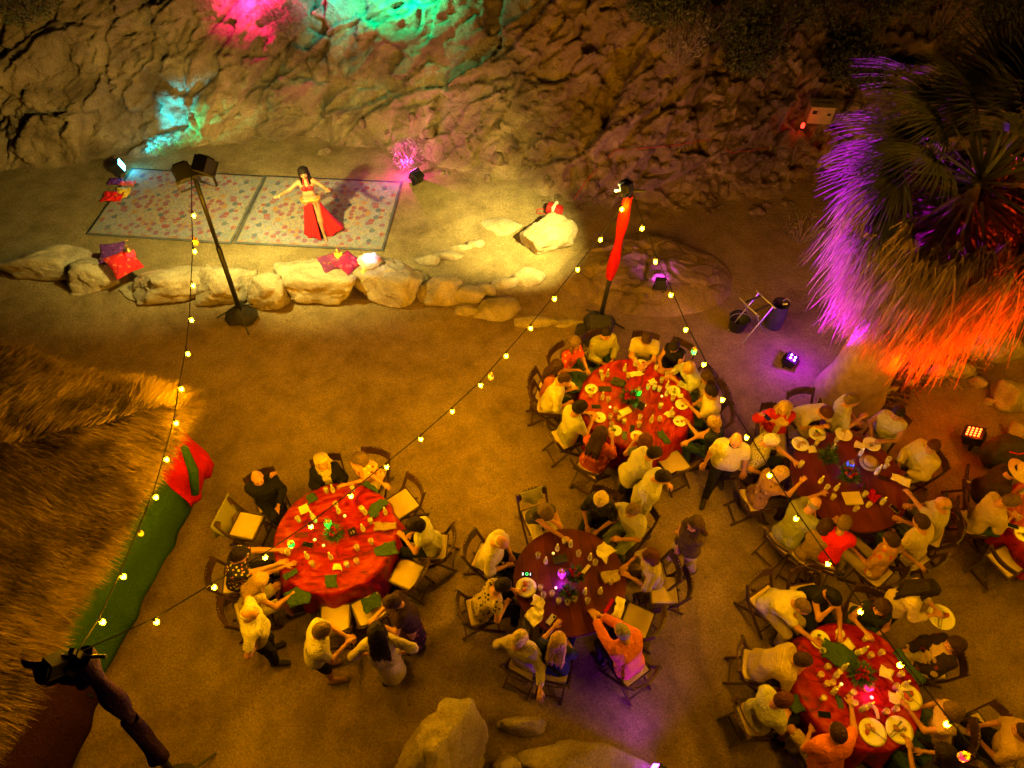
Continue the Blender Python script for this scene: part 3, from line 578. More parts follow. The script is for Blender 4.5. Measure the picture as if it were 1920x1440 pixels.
# ================================================================== rugs, poles, lamps, strings
def rugmat():
    m, nt, b, N, L = _nodes('faded_oriental_rug')
    b.inputs['Roughness'].default_value = .95; b.inputs['Specular IOR Level'].default_value = .1
    tc = N('ShaderNodeTexCoord'); sx = N('ShaderNodeSeparateXYZ'); L(tc.outputs['Object'], sx.inputs[0])
    def mth(op, a, bb=None):
        n = N('ShaderNodeMath'); n.operation = op
        for i, q in enumerate((a, bb)):
            if q is None: continue
            if isinstance(q, (int, float)): n.inputs[i].default_value = q
            else: L(q, n.inputs[i])
        return n.outputs[0]
    def mixc(f, a, bb):
        n = N('ShaderNodeMix'); n.data_type = 'RGBA'
        if isinstance(f, float): n.inputs['Factor'].default_value = f
        else: L(f, n.inputs['Factor'])
        for k, q in (('A', a), ('B', bb)):
            if isinstance(q, tuple): n.inputs[k].default_value = c4(q)
            else: L(q, n.inputs[k])
        return n.outputs['Result']
    ax = mth('ABSOLUTE', sx.outputs[0]); ay = mth('ABSOLUTE', sx.outputs[1])
    cb = N('ShaderNodeCombineXYZ'); L(ax, cb.inputs[0]); L(ay, cb.inputs[1])          # mirrored twice like a woven rug
    base = (.29, .255, .33)
    def flowers(sc, th, cols, seedz):
        mp = N('ShaderNodeMapping'); mp.inputs['Location'].default_value = (0, 0, seedz); L(cb.outputs[0], mp.inputs[0])
        v = N('ShaderNodeTexVoronoi'); v.inputs['Scale'].default_value = sc; L(mp.outputs[0], v.inputs['Vector'])
        w = N('ShaderNodeTexNoise'); w.inputs['Scale'].default_value = sc * 4; L(mp.outputs[0], w.inputs['Vector'])
        dd = mth('ADD', v.outputs['Distance'], mth('MULTIPLY', mth('SUBTRACT', w.outputs['Fac'], .5), .5))
        r = N('ShaderNodeValToRGB'); r.color_ramp.interpolation = 'CONSTANT'
        while len(r.color_ramp.elements) < len(cols): r.color_ramp.elements.new(.5)
        for i, (e, c) in enumerate(zip(r.color_ramp.elements, cols)): e.position = i / len(cols); e.color = c4(c)
        s = N('ShaderNodeSeparateColor'); L(v.outputs['Color'], s.inputs[0]); L(s.outputs[0], r.inputs[0])
        return mth('LESS_THAN', dd, th), r.outputs[0]
    f1, k1 = flowers(6.0, .40, [(.26, .07, .10), (.34, .17, .08), (.09, .11, .18), (.22, .09, .18), (.30, .12, .11)], .3)
    f2, k2 = flowers(15.0, .42, [(.16, .22, .20), (.22, .17, .26), (.42, .28, .10), (.14, .20, .28)], 2.7)
    ctr = mth('LESS_THAN', mth('ADD', mth('POWER', mth('DIVIDE', ax, 1.05), 2.0), mth('POWER', mth('DIVIDE', ay, .75), 2.0)), 1.0)
    col = mixc(mth('MULTIPLY', ctr, .45), base, (.42, .27, .14))
    corner = mth('GREATER_THAN', mth('ADD', mth('DIVIDE', ax, 1.62), mth('DIVIDE', ay, 1.2)), 1.52)
    col = mixc(mth('MULTIPLY', corner, .55), col, (.17, .19, .20))
    f3, k3 = flowers(30.0, .46, [(.13, .15, .18), (.24, .20, .15), (.18, .13, .17)], 5.1); col = mixc(mth('MULTIPLY', f3, .6), col, k3); col = mixc(mth('MULTIPLY', f2, .75), col, k2); col = mixc(mth('MULTIPLY', f1, .95), col, k1)
    bd = mth('GREATER_THAN', ax, 1.50); bd2 = mth('GREATER_THAN', ay, 1.08); inner = mth('MAXIMUM', bd, bd2)
    col = mixc(mth('MULTIPLY', inner, .35), col, (.30, .24, .14))
    edge = mth('MAXIMUM', mth('GREATER_THAN', ax, 1.575), mth('GREATER_THAN', ay, 1.150)); col = mixc(edge, col, (.085, .085, .10))
    nz = N('ShaderNodeTexNoise'); nz.inputs['Scale'].default_value = 3; nz.inputs['Detail'].default_value = 8; L(tc.outputs['Object'], nz.inputs['Vector'])
    wear = N('ShaderNodeMapRange'); wear.inputs['From Min'].default_value = .45; wear.inputs['From Max'].default_value = .75; wear.inputs['To Max'].default_value = .4; L(nz.outputs['Fac'], wear.inputs['Value'])
    col = mixc(wear.outputs[0], col, (.28, .25, .31)); L(col, b.inputs['Base Color'])
    bp = N('ShaderNodeBump'); bp.inputs['Strength'].default_value = .3; bp.inputs['Distance'].default_value = .01; n2 = N('ShaderNodeTexNoise'); n2.inputs['Scale'].default_value = 120; L(tc.outputs['Object'], n2.inputs['Vector']); L(n2.outputs['Fac'], bp.inputs['Height']); L(bp.outputs[0], b.inputs['Normal'])
    return m
M_RUG = rugmat()
def rug(c, rz, label):
    n, k = 66, 48; X, Y = np.meshgrid(np.linspace(-1.63, 1.63, n), np.linspace(-1.205, 1.205, k), indexing='ij'); P = np.stack([X.ravel(), Y.ravel(), 0 * X.ravel()], -1)
    P[:, 2] = .012 + .006 * fbm(P * 1.7 + c[0], 3, 3); i, j = np.meshgrid(np.arange(n - 1), np.arange(k - 1), indexing='ij'); a = (i * k + j).ravel()
    o = obj('rug', mkmesh('rug', P, np.stack([a, a + k, a + k + 1, a + 1], -1), M_RUG), None, (c[0], c[1], .012), (0, 0, rz)); md = o.modifiers.new('t', 'SOLIDIFY'); md.thickness = .012
    return tag(o, label, 'rug', 'rugs laid as a dance floor')
rzr = math.atan2(11.78 - 12.1, -5.93 + 9.29)
rug((-7.54, 13.13), rzr, 'faded oriental rug behind the leaning light pole'); rug((-4.27, 12.87), rzr + .02, 'faded oriental rug under the dancer')

def spot(name, loc, tgt, col, w, ang, blend=.5, rad=.06, parent=None):
    l = bpy.data.lights.new(name, 'SPOT'); l.color = col; l.energy = w; l.spot_size = R(ang); l.spot_blend = blend; l.shadow_soft_size = rad
    o = bpy.data.objects.new(name, l); COL.objects.link(o); loc = Vector([float(q) for q in loc]); d = Vector([float(q) for q in tgt]) - loc
    o.location = loc; o.rotation_euler = d.to_track_quat('-Z', 'Y').to_euler(); return o
def point(name, loc, col, w, rad=.03):
    l = bpy.data.lights.new(name, 'POINT'); l.color = col; l.energy = w; l.shadow_soft_size = rad
    o = bpy.data.objects.new(name, l); COL.objects.link(o); o.location = [float(q) for q in loc]; return o
def aim(d):
    d = Vector([float(q) for q in d]).normalized(); return d.to_track_quat('Y', 'Z').to_matrix()
def par_lamp(name, loc, tgt, lens, label, cat='stage light', size=.24, deep=.22, parent=None, leds=0, yoke=True, group=None):
    """box lamp head; +Y of its own frame looks at the target; returns the point in front of its lens"""
    loc = np.array(loc, float); M = aim(np.array(tgt, float) - loc)
    h = MB(); s = size; h.box((0, -deep / 2, 0), (s, deep, s), taper=1).box((0, .01, 0), (s * 1.08, .03, s * 1.08))
    for k in range(5): h.box((0, -deep * (.2 + .15 * k), s / 2 + .012), (s * .8, .012, .03))
    root = empty(name, loc) if parent is None else None
    par = root if root else parent
    L0 = Vector((0, 0, 0)) if root else Vector(loc)
    ho = h.build('housing' if root else 'lamp_head', M_BLACK, par, L0, M.to_euler(), bevel=.006)
    ln = MB()
    if leds:
        for i in range(leds):
            for j in range(leds): ln.lathe([(.001, .0), (.018, .0), (.016, .012), (.001, .014)], 8, ((i - (leds - 1) / 2) * s * .8 / leds, (j - (leds - 1) / 2) * s * .8 / leds, 0), cap=False)
        for q in range(len(ln.v)): v = ln.v[q]; ln.v[q] = (v[0], .028 + v[2], -v[1])
    else: ln.box((0, .03, 0), (s * .8, .014, s * .8))
    ln.build('lens', lens, ho)
    if yoke: MB().bar((-s * .62, -deep / 2, 0), (-s * .62, -deep / 2, -s * .85), .02, .04).bar((s * .62, -deep / 2, 0), (s * .62, -deep / 2, -s * .85), .02, .04).bar((-s * .63, -deep / 2, -s * .85), (s * .63, -deep / 2, -s * .85), .04, .02).build('yoke', M_BLACK, par, L0, (0, 0, M.to_euler().z))
    if root: tag(root, label, cat, group)
    d = np.array(tgt, float) - loc; return loc + d / np.linalg.norm(d) * .10
def sandbag(parent, seed, w=.62):
    V, F = ICO[4]; V = V.copy() * np.array([w / 2, w * .42, .17]); f = fbm(V * 5 + seed, 4, seed); V = V * (1 + .22 * f)[:, None]; V[:, 2] += .05 * np.sin(V[:, 0] * 17 + seed) * .6; V[:, 2] = np.maximum(V[:, 2] + .12, .0)
    o = obj('weight_bag', mkmesh('weight_bag', V, F, M_BLKCLOTH), parent); return o
TOPL, TOPR, TOPB = at(364, 330, 3.3), at(1181, 360, 3.3), at(152, 1232, 3.25)
def pole(base, top, label, lamps=(), seed=0, w=.045, extra=None):
    root = empty('light_stand', base); b = np.array(root.location); t = np.array(top) - b
    MB().tube([(0, 0, 0), t * .55], w, 10).build('lower_tube', M_BLACK, root, smooth=True); MB().tube([t * .52, t], w * .8, 10).build('upper_tube', M_BLACK, root, smooth=True)
    for k in range(3):
        a = seed + k * 2.094; MB().bar((0, 0, .35), (cos(a) * .5, sin(a) * .5, .02), .03, .015).build('leg', M_BLACK, root)
    sandbag(root, seed + 1)
    MB().box(t + np.array([0, 0, .05]), (.07, .07, .16)).box(t + np.array([0, 0, .14]), (.05, .05, .1)).tube([t + [-.25, 0, .02], t + [.25, 0, .02]], .02, 8).build('top_clamp', M_BLACK, root)
    tag(root, label, 'light stand'); return root, t
M_LENSW = glow('warm_stage_lens', (1, .83, .38), 25)
rL, tL = pole(at(455, 598), TOPL, 'leaning black light stand with two lamp heads in front of the rugs', seed=1)
rR, tR = pole(at(1122, 614), TOPR, 'black light stand wrapped with a red scarf behind a table', seed=2)
rB, tB = pole(at(345, 1478), TOPB, 'dark light stand wrapped in violet cloth at the lower left', seed=3, w=.05)
WARM = (1.0, .86, .19)
def headlamp(root, t, off, tgt, wt, ang, seed, sz_=.25):
    loc = np.array(root.location) + t + np.array(off); f = par_lamp('lamp', np.array(t) + np.array(off), np.array(tgt) - np.array(root.location), M_LENSW, '', parent=root, size=sz_, deep=sz_)
    spot('stage_beam', np.array(root.location) + f, tgt, WARM, wt, ang, 1.0, .08)
headlamp(rL, tL, (-.20, .06, .0), (-7.6, 12.8, 0), 1150, 104, 0); headlamp(rL, tL, (.24, .10, .08), (-3.9, 12.1, .2), 1700, 100, 1)
headlamp(rR, tR, (-.10, .08, .05), (.0, 12.0, 0), 4600, 44, 2, .13); headlamp(rR, tR, (-.10, -.08, .14), (-2.6, 14.0, .2), 1500, 74, 3, .13)  # lamp heads added to this stand: sand patch beam and hillside fill
def scarf(parent, t, f0, f1, m, name, r0=.06, r1=.11, seed=0, turns=7):
    V = []; n, k = 60, 14
    for i in range(n + 1):
        s = f0 + (f1 - f0) * i / n; c = np.array(t) * s; rr = r0 + (r1 - r0) * (.5 + .5 * sin(i * .16 + seed)) * (.6 + .4 * sin(i * .07 + seed))
        for j in range(k): a = 2 * pi * j / k; q = rr * (1 + .13 * sin(3 * a + i * .10 + seed) + .07 * sin(7 * a - i * .06)); V.append(c + np.array([cos(a) * q, sin(a) * q, 0]))
    ii, jj = np.meshgrid(np.arange(n), np.arange(k), indexing='ij'); a = (ii * k + jj).ravel(); b = (ii * k + (jj + 1) % k).ravel()
    return obj(name, mkmesh(name, np.array(V), np.stack([a, b, b + k, a + k], -1), m), parent)
s_ = scarf(None, tR, .42, .98, M_REDC, 'scarf'); s_.location = rR.location; tag(s_, 'bright red scarf wound around the light stand pole', 'scarf')
s_ = scarf(None, tB, .30, .60, M_VIOLET, 'scarf', .09, .12, 2); s_.location = rB.location; tag(s_, 'violet cloth wrapped low around the corner stand pole', 'scarf')
s_ = scarf(None, tB, .60, 1.0, M_VIOLET, 'scarf', .07, .13, 5); s_.location = rB.location; tag(s_, 'violet cloth twisted around the top of the corner stand pole', 'scarf')
hb = np.array(rB.location) + tB; par_lamp('dark_lamp', hb + [-.25, -.12, -.05], hb + [-1, -1.2, -1.6], M_BLACK, 'unlit black lamp head on the violet wrapped stand', size=.16, deep=.16)
hanging('draped_cloth', (hb + [-.6, .0, 0])[:2], (hb + [-.05, .05, 0])[:2], 3.2, 2.7, M_VIOLET, 'violet cloth slung from the corner stand lamp', .1, .05, 9, .05, 3, 24, 10)

# ---- coloured lamps on the ground, and assumed unseen ones above the cliff face
cy_ = at(226, 310, .22); f = par_lamp('cyan_par_lamp', cy_, on_cliff(760, 50), glow('cyan_lens', (.10, .85, 1.0), 40), 'cyan glowing lamp on the ground at the rug corner', leds=0, size=.26)
spot('cyan_beam', f, on_cliff(325, 225), (.0, .70, 1.0), 1500, 38, .8); spot('green_beam', f + [.02, 0, .05], on_cliff(360, 245), (.0, 1.0, .35), 700, 30, .8)
point('cyan_spill', f + [.04, -.06, .0], (.0, .75, .95), 5)
for nm_, pxy, tgt_, col_, en_, an_, lb_ in (('assumed_green_hill_lamp', (745, -20), (760, 25), (.0, 1.0, .42), 1300, 172, 'assumed unseen green lamp above the bright green rock face'), ('assumed_teal_hill_lamp', (640, -20), (640, 30), (.0, .75, .75), 260, 170, 'assumed unseen teal lamp above and between pink and green rock'), ('assumed_pink_hill_lamp', (440, -20), (470, 22), (1.0, .02, .20), 1400, 172, 'assumed unseen pink lamp above the pink rock face')):  # assumed lamps out of view, added to colour the top of the cliff
    q_ = on_cliff(pxy[0], 5); n_ = np.array([0, -.82, .57]); q_ = q_ + n_ * .72 + np.array([0, .0, .26]); aim_ = q_ + np.array([(tgt_[0] - pxy[0]) * .012, 1.0, -.42])
    f = par_lamp(nm_, q_, aim_, glow('assumed_hill_lens', col_, 30), lb_, size=.16, deep=.14); spot(nm_ + '_beam', f, aim_, col_, en_, an_, 1.0)
    MB().tube([(0, 0, -.1), (0, .9, -.12)], .02, 6).build('assumed_bracket', M_BLACK, bpy.data.objects[nm_])  # arm holding the assumed lamp to the rock
mg = at(776, 325, .2); f = par_lamp('magenta_par_lamp', mg, on_cliff(560, 60), glow('magenta_lens', (1, .12, .85), 40), 'magenta glowing lamp on the ground behind the rugs', leds=0, size=.24)
spot('magenta_beam', f, on_cliff(470, 60), (1.0, .05, .30), 90, 50, .7); point('magenta_spill', f + [-.12, .16, .16], (1, .02, .5), 75)
pu = at(1485, 672, .16); f = par_lamp('purple_uplight', pu, np.array([6.1, 7.9, 3.6]), glow('purple_lens', (.55, .12, 1.0), 60), 'purple glowing uplight on the sand left of the palm', leds=2, size=.2, deep=.16)
spot('purple_beam', f, (5.35, 8.6, 4.4), (.42, .0, 1.0), 24000, 78, .8); point('purple_spill', f + [0, -.03, .12], (.36, .0, 1.0), 38)
rd = at(1826, 812, .26); f = par_lamp('red_uplight', rd, np.array([6.6, 7.6, 3.4]), glow('red_lens', (1.0, .07, .008), 14), 'red glowing grid uplight in front of the palm', leds=4, size=.28, deep=.16)
spot('red_beam', f, (6.5, 7.4, 3.3), (1.0, .045, .0), 17000, 84, .8); point('red_spill', f + [0, 0, .08], (1.0, .04, .0), 6)
sp = at(1238, 530, .36); f = par_lamp('violet_box_lamp', sp, sp + [.08, .6, -.25], glow('violet_lens', (.5, .05, 1), 12), 'small black box lamp throwing violet light on the bedrock', size=.2, deep=.16); spot('violet_beam', f, sp + [.1, .8, -.2], (.55, .03, 1.0), 65, 110, .7)
b2 = at(1228, 1446, .18); f = par_lamp('violet_floor_lamp', b2, b2 + [-.6, .5, .25], glow('violet_lens', (.5, .05, 1), 20), 'violet floor lamp just beyond the foreground slab', size=.2, deep=.16); spot('violet_floor_beam', f, b2 + [-.3, 1.6, .9], (.42, .02, 1.0), 85, 140, .9)

# ---- festoon strings
A_L, A_R, A_B = TOPL + [0, 0, .12], TOPR + [0, 0, .1], TOPB + [0, 0, .1]
END3 = at(1905, 1530, 3.25)
def on_plane(px, py, A, B):
    d = ray(px, py); n = np.array([-(B - A)[1], (B - A)[0], 0]); t = (n @ (A - CAM)) / (n @ d); return CAM + t * d
BS = MB().lathe([(.004, -.045), (.017, -.034), (.026, -.012), (.0255, .006), (.018, .028), (.013, .042)], 8, (0, 0, -.075)).mesh('bulb', M_BULB, True)
BD = MB().lathe([(.004, -.045), (.022, -.036), (.034, -.012), (.033, .008), (.022, .03), (.014, .042)], 10, (0, 0, -.075)).mesh('bulb', clearmat('unlit_bulb_glass', (.9, .85, .7), .3), True)
SK = MB().lathe([(.016, -.04), (.018, -.02), (.018, .0), (.008, .012)], 8).mesh('socket', M_BLACK, True)
def festoon(A, B, bulbs, label, dark=()):
    root = empty('string_lights', A); pts = [np.array(A)]
    for k, (px, py) in enumerate(bulbs):
        p = on_plane(px, py, A, B) + np.array([0, 0, .075]); pts.append(p + [0, 0, .012]); obj('socket', SK, root, p - A); obj('bulb', BD if k in dark else BS, root, p - A)
    pts.append(np.array(B)); print('STRING', [round(float(p[2]), 2) for p in pts])
    MB().tube([p - A for p in pts], .008, 5, cap=False).build('cable', M_BLADE, root); return tag(root, label, 'string lights', 'festoon strings between the stands')
festoon(A_L, A_B, [(363, 404), (365, 471), (362, 535), (359, 600), (352, 663), (340, 729), (330, 793), (312, 861), (292, 932), (264, 1000), (231, 1081), (192, 1166)], 'festoon string running over the palapa edge', dark=(9,))
festoon(A_R, A_B, [(1166, 392), (1126, 449), (1083, 505), (1040, 560), (995, 615), (949, 667), (901, 722), (848, 771), (789, 823), (725, 875), (658, 930), (583, 987), (497, 1045), (401, 1101), (293, 1166)], 'festoon string crossing diagonally over the open sand')
festoon(A_R, END3, [(1204, 428), (1229, 490), (1258, 553), (1286, 618), (1320, 683), (1355, 749), (1400, 820), (1443, 891), (1493, 972), (1553, 1057), (1614, 1147), (1688, 1247), (1776, 1358), (1880, 1490)], 'festoon string running over the crowded tables to the right')
E4 = np.array([10.2, 8.5, 3.3]); S4 = np.array([7.2, .2, 3.3]); r4 = empty('string_lights', S4); p4 = [S4 + (E4 - S4) * t + np.array([0, 0, -.5 * sin(pi * t)]) for t in np.linspace(0, 1, 13)]  # unseen extra string, added to light the right-hand tables and sand
for p in p4[1:-1]: obj('socket', SK, r4, p - S4); obj('bulb', BS, r4, p - S4)
MB().tube([p - S4 for p in p4], .008, 5, cap=False).build('cable', M_BLADE, r4); tag(r4, 'unseen festoon string added beyond the right picture edge', 'string lights', 'festoon strings between the stands')
# ================================================================== people
def surfnets(D, org, h):
    S = D < 0; c = np.zeros(tuple(n - 1 for n in D.shape), np.int8); nx, ny, nz = c.shape
    for a in (0, 1):
        for b in (0, 1):
            for d in (0, 1): c += S[a:nx + a, b:ny + b, d:nz + d]
    act = (c > 0) & (c < 8); ids = np.argwhere(act); idx = np.full(c.shape, -1, np.int64); idx[act] = np.arange(len(ids))
    acc = np.zeros((len(ids), 3)); cnt = np.zeros(len(ids)); cor = [(a, b, d) for a in (0, 1) for b in (0, 1) for d in (0, 1)]
    val = {o: D[ids[:, 0] + o[0], ids[:, 1] + o[1], ids[:, 2] + o[2]] for o in cor}
    for o in cor:
        for ax in range(3):
            if o[ax]: continue
            q = list(o); q[ax] = 1; q = tuple(q); d1, d2 = val[o], val[q]; m = (d1 < 0) != (d2 < 0)
            t = np.where(m, d1 / np.where(m, d1 - d2, 1), 0); p = np.array(o, float) + np.zeros((len(ids), 3)); p[:, ax] = t
            acc[m] += p[m]; cnt[m] += 1
    V = org + h * (ids + acc / np.maximum(cnt, 1)[:, None]); Fs = []
    for ax in range(3):
        u, v = (ax + 1) % 3, (ax + 2) % 3
        s0 = [slice(None)] * 3; s1 = [slice(None)] * 3; s0[ax] = slice(0, -1); s1[ax] = slice(1, None)
        s0[u] = s1[u] = slice(1, -1); s0[v] = s1[v] = slice(1, -1)
        a, b = S[tuple(s0)], S[tuple(s1)]; e = np.argwhere(a != b); fl = a[a != b]
        e = e.copy(); e[:, u] += 1; e[:, v] += 1
        def cell(du, dv): q = e.copy(); q[:, u] += du; q[:, v] += dv; return idx[q[:, 0], q[:, 1], q[:, 2]]
        Q = np.stack([cell(-1, -1), cell(0, -1), cell(0, 0), cell(-1, 0)], -1); Q[~fl] = Q[~fl][:, ::-1]; Fs.append(Q)
    F = np.concatenate(Fs); return V, F[(F >= 0).all(1)]
def cap(a, b, ra, rb=None, k=.04, cuts=()): return ('c', np.asarray(a, float), np.asarray(b, float), ra, ra if rb is None else rb, k, cuts)
def ell(c, r, Rm=None, k=.03, cuts=(), sub=False): return ('s' if sub else 'e', np.asarray(c, float), np.asarray(r, float), np.eye(3) if Rm is None else np.asarray(Rm, float), 0, k, cuts)
def sdf_mesh(prims, h, wr=0.0, wf=12.0, seed=0, wvec=None, ridge=None):
    lo = np.full(3, 9e9); hi = -lo
    for p in prims:
        if p[0] == 'c': lo = np.minimum(lo, np.minimum(p[1] - p[3], p[2] - p[4])); hi = np.maximum(hi, np.maximum(p[1] + p[3], p[2] + p[4]))
        elif p[0] == 'e': lo = np.minimum(lo, p[1] - p[2].max()); hi = np.maximum(hi, p[1] + p[2].max())
    lo = lo - 3 * h; n = np.ceil((hi + 3 * h - lo) / h).astype(int) + 1; D = np.full(n, 1.0); ax = [lo[i] + h * np.arange(n[i]) for i in range(3)]
    for p in prims:
        k = p[5]; pad = k + 2.5 * h
        if p[0] == 'c': l, u = np.minimum(p[1] - p[3], p[2] - p[4]) - pad, np.maximum(p[1] + p[3], p[2] + p[4]) + pad
        else: l, u = p[1] - p[2].max() - pad, p[1] + p[2].max() + pad
        i0 = np.clip(np.floor((l - lo) / h).astype(int), 0, n); i1 = np.clip(np.ceil((u - lo) / h).astype(int) + 1, 0, n); sl = tuple(slice(a, b) for a, b in zip(i0, i1))
        X, Y, Z = np.meshgrid(*[ax[i][sl[i]] for i in range(3)], indexing='ij')
        if p[0] == 'c':
            ab = p[2] - p[1]; L2 = max(ab @ ab, 1e-9); t = np.clip(((X - p[1][0]) * ab[0] + (Y - p[1][1]) * ab[1] + (Z - p[1][2]) * ab[2]) / L2, 0, 1)
            d = np.sqrt((X - p[1][0] - t * ab[0]) ** 2 + (Y - p[1][1] - t * ab[1]) ** 2 + (Z - p[1][2] - t * ab[2]) ** 2) - (p[3] + t * (p[4] - p[3]))
        else:
            Q = np.stack([X - p[1][0], Y - p[1][1], Z - p[1][2]], -1) @ p[3]; m_ = np.sqrt(((Q / p[2]) ** 2).sum(-1)); d = (m_ - 1) * p[2].min() * .5 + (m_ - 1) * p[2].mean() * .5
        for (n_, p_) in p[6]: d = np.maximum(d, -((X - p_[0]) * n_[0] + (Y - p_[1]) * n_[1] + (Z - p_[2]) * n_[2]))
        A = D[sl]
        if p[0] == 's': hh = np.maximum(k - np.abs(A + d), 0) / k; D[sl] = np.maximum(A, -d) + hh * hh * k / 4
        else: hh = np.maximum(k - np.abs(A - d), 0) / k; D[sl] = np.minimum(A, d) - hh * hh * k / 4
    if wr or ridge is not None:
        m = np.abs(D) < 2.2 * h + wr; q = np.argwhere(m); P = lo + h * q
        if wr: D[m] += wr * fbm(P * wf + seed * 5.1, 3, seed)
        if ridge is not None: D[m] += ridge(P)
    return surfnets(D, lo, h)

def rot(ax, a):
    c, s = cos(a), sin(a)
    return np.array({'x': [[1, 0, 0], [0, c, -s], [0, s, c]], 'y': [[c, 0, s], [0, 1, 0], [-s, 0, c]], 'z': [[c, -s, 0], [s, c, 0], [0, 0, 1]]}[ax], float)
M_EYEW = mat('eye_white', (.7, .66, .6), .3); M_EYED = mat('eye_iris', (.02, .012, .008), .2); M_LIP = mat('lips', (.42, .13, .10), .5); M_BROW = mat('eyebrow_hair', (.05, .03, .02), .8)
_skin = {}
def skinmat(c):
    if c not in _skin: _skin[c] = mat('skin', c, .55, [q * .86 for q in c], 14, .12, 60)
    return _skin[c]
SK1, SK2, SK3 = (.46, .22, .125), (.36, .165, .09), (.27, .12, .065)
def head_template(fem):
    w = .94 if fem else 1.0
    pr = [ell((0, -.012, .032), (.074 * w, .094, .088)), ell((0, .018, -.028), (.060 * w, .070, .078), k=.04), cap((-.020 * w, .045, -.088), (.020 * w, .045, -.088), .024 if fem else .028, k=.04), cap((0, -.02, -.05), (0, -.035, -.17), .050 if fem else .057, k=.04),
          cap((-.04, .068, .030), (.04, .068, .030), .017, k=.03), cap((0, .082, .012), (0, .103, -.022), .009, .014, k=.02), cap((-.016, .083, -.055), (.016, .083, -.055), .010, k=.012),
          ell((-.044, .058, -.02), (.022, .022, .022), k=.03), ell((.044, .058, -.02), (.022, .022, .022), k=.03)]
    pr += [ell((s * .078 * w, -.005, .0), (.012, .022, .034), rot('z', s * .35), .012) for s in (-1, 1)]
    pr += [ell((s * .032, .090, .008), (.017, .016, .012), k=.012, sub=True) for s in (-1, 1)]
    V, F = sdf_mesh(pr, .0085); mi = np.zeros(len(F), int); c = V[F].mean(1)
    mi[(np.abs(c[:, 0]) < .024) & (c[:, 1] > .074) & (np.abs(c[:, 2] + .056) < .010)] = 3
    mi[(np.abs(np.abs(c[:, 0]) - .034) < .019) & (c[:, 1] > .062) & (np.abs(c[:, 2] - .038) < .0062)] = 4
    mb = MB()
    for s in (-1, 1): mb.ball((s * .032, .072, .008), .0135, 8, 6, 1); mb.ball((s * .032, .0805, .007), .0072, 8, 5, 2)
    nf = np.array([f for f in mb.f]); return [(V, F, mi), (np.array(mb.v), nf, np.array(mb.m))]
HEAD = {True: head_template(True), False: head_template(False)}
def hand_template(curl):
    """right hand along +y, palm facing -z, thumb on -x"""
    pr = [cap((-.024, .028, 0), (-.020, .085, .002), .014, .012, .02), cap((0, .02, 0), (0, .09, .002), .016, .013, .02), cap((.024, .03, 0), (.022, .082, .001), .013, .011, .02), cap((0, -.025, 0), (0, .03, 0), .024, .020, .02)]
    for x, L_, a in ((-.030, .070, -.10), (-.0095, .080, -.02), (.0115, .074, .05), (.031, .058, .14)):
        p = np.array([x * .95, .085 - abs(x) * .15, .003]); d = np.array([sin(a), cos(a), 0.0]); ang = curl * .55
        for j, f in enumerate((.45, .32, .26)):
            ang2 = ang * (j + .4); dd = np.array([d[0] * cos(ang2), d[1] * cos(ang2), -sin(ang2)]); q = p + dd * L_ * f; pr.append(cap(p, q, .0085 - j * .0007, .0078 - j * .0007, .004)); p = q
    pr += [cap((-.026, .018, -.004), (-.050, .052, -.012), .013, .010, .015), cap((-.050, .052, -.012), (-.052, .082, -.018 - .01 * curl), .0098, .0085, .006)]
    return sdf_mesh(pr, .0062)
HAND = {'relax': hand_template(1.0), 'flat': hand_template(.25), 'grip': hand_template(1.9)}

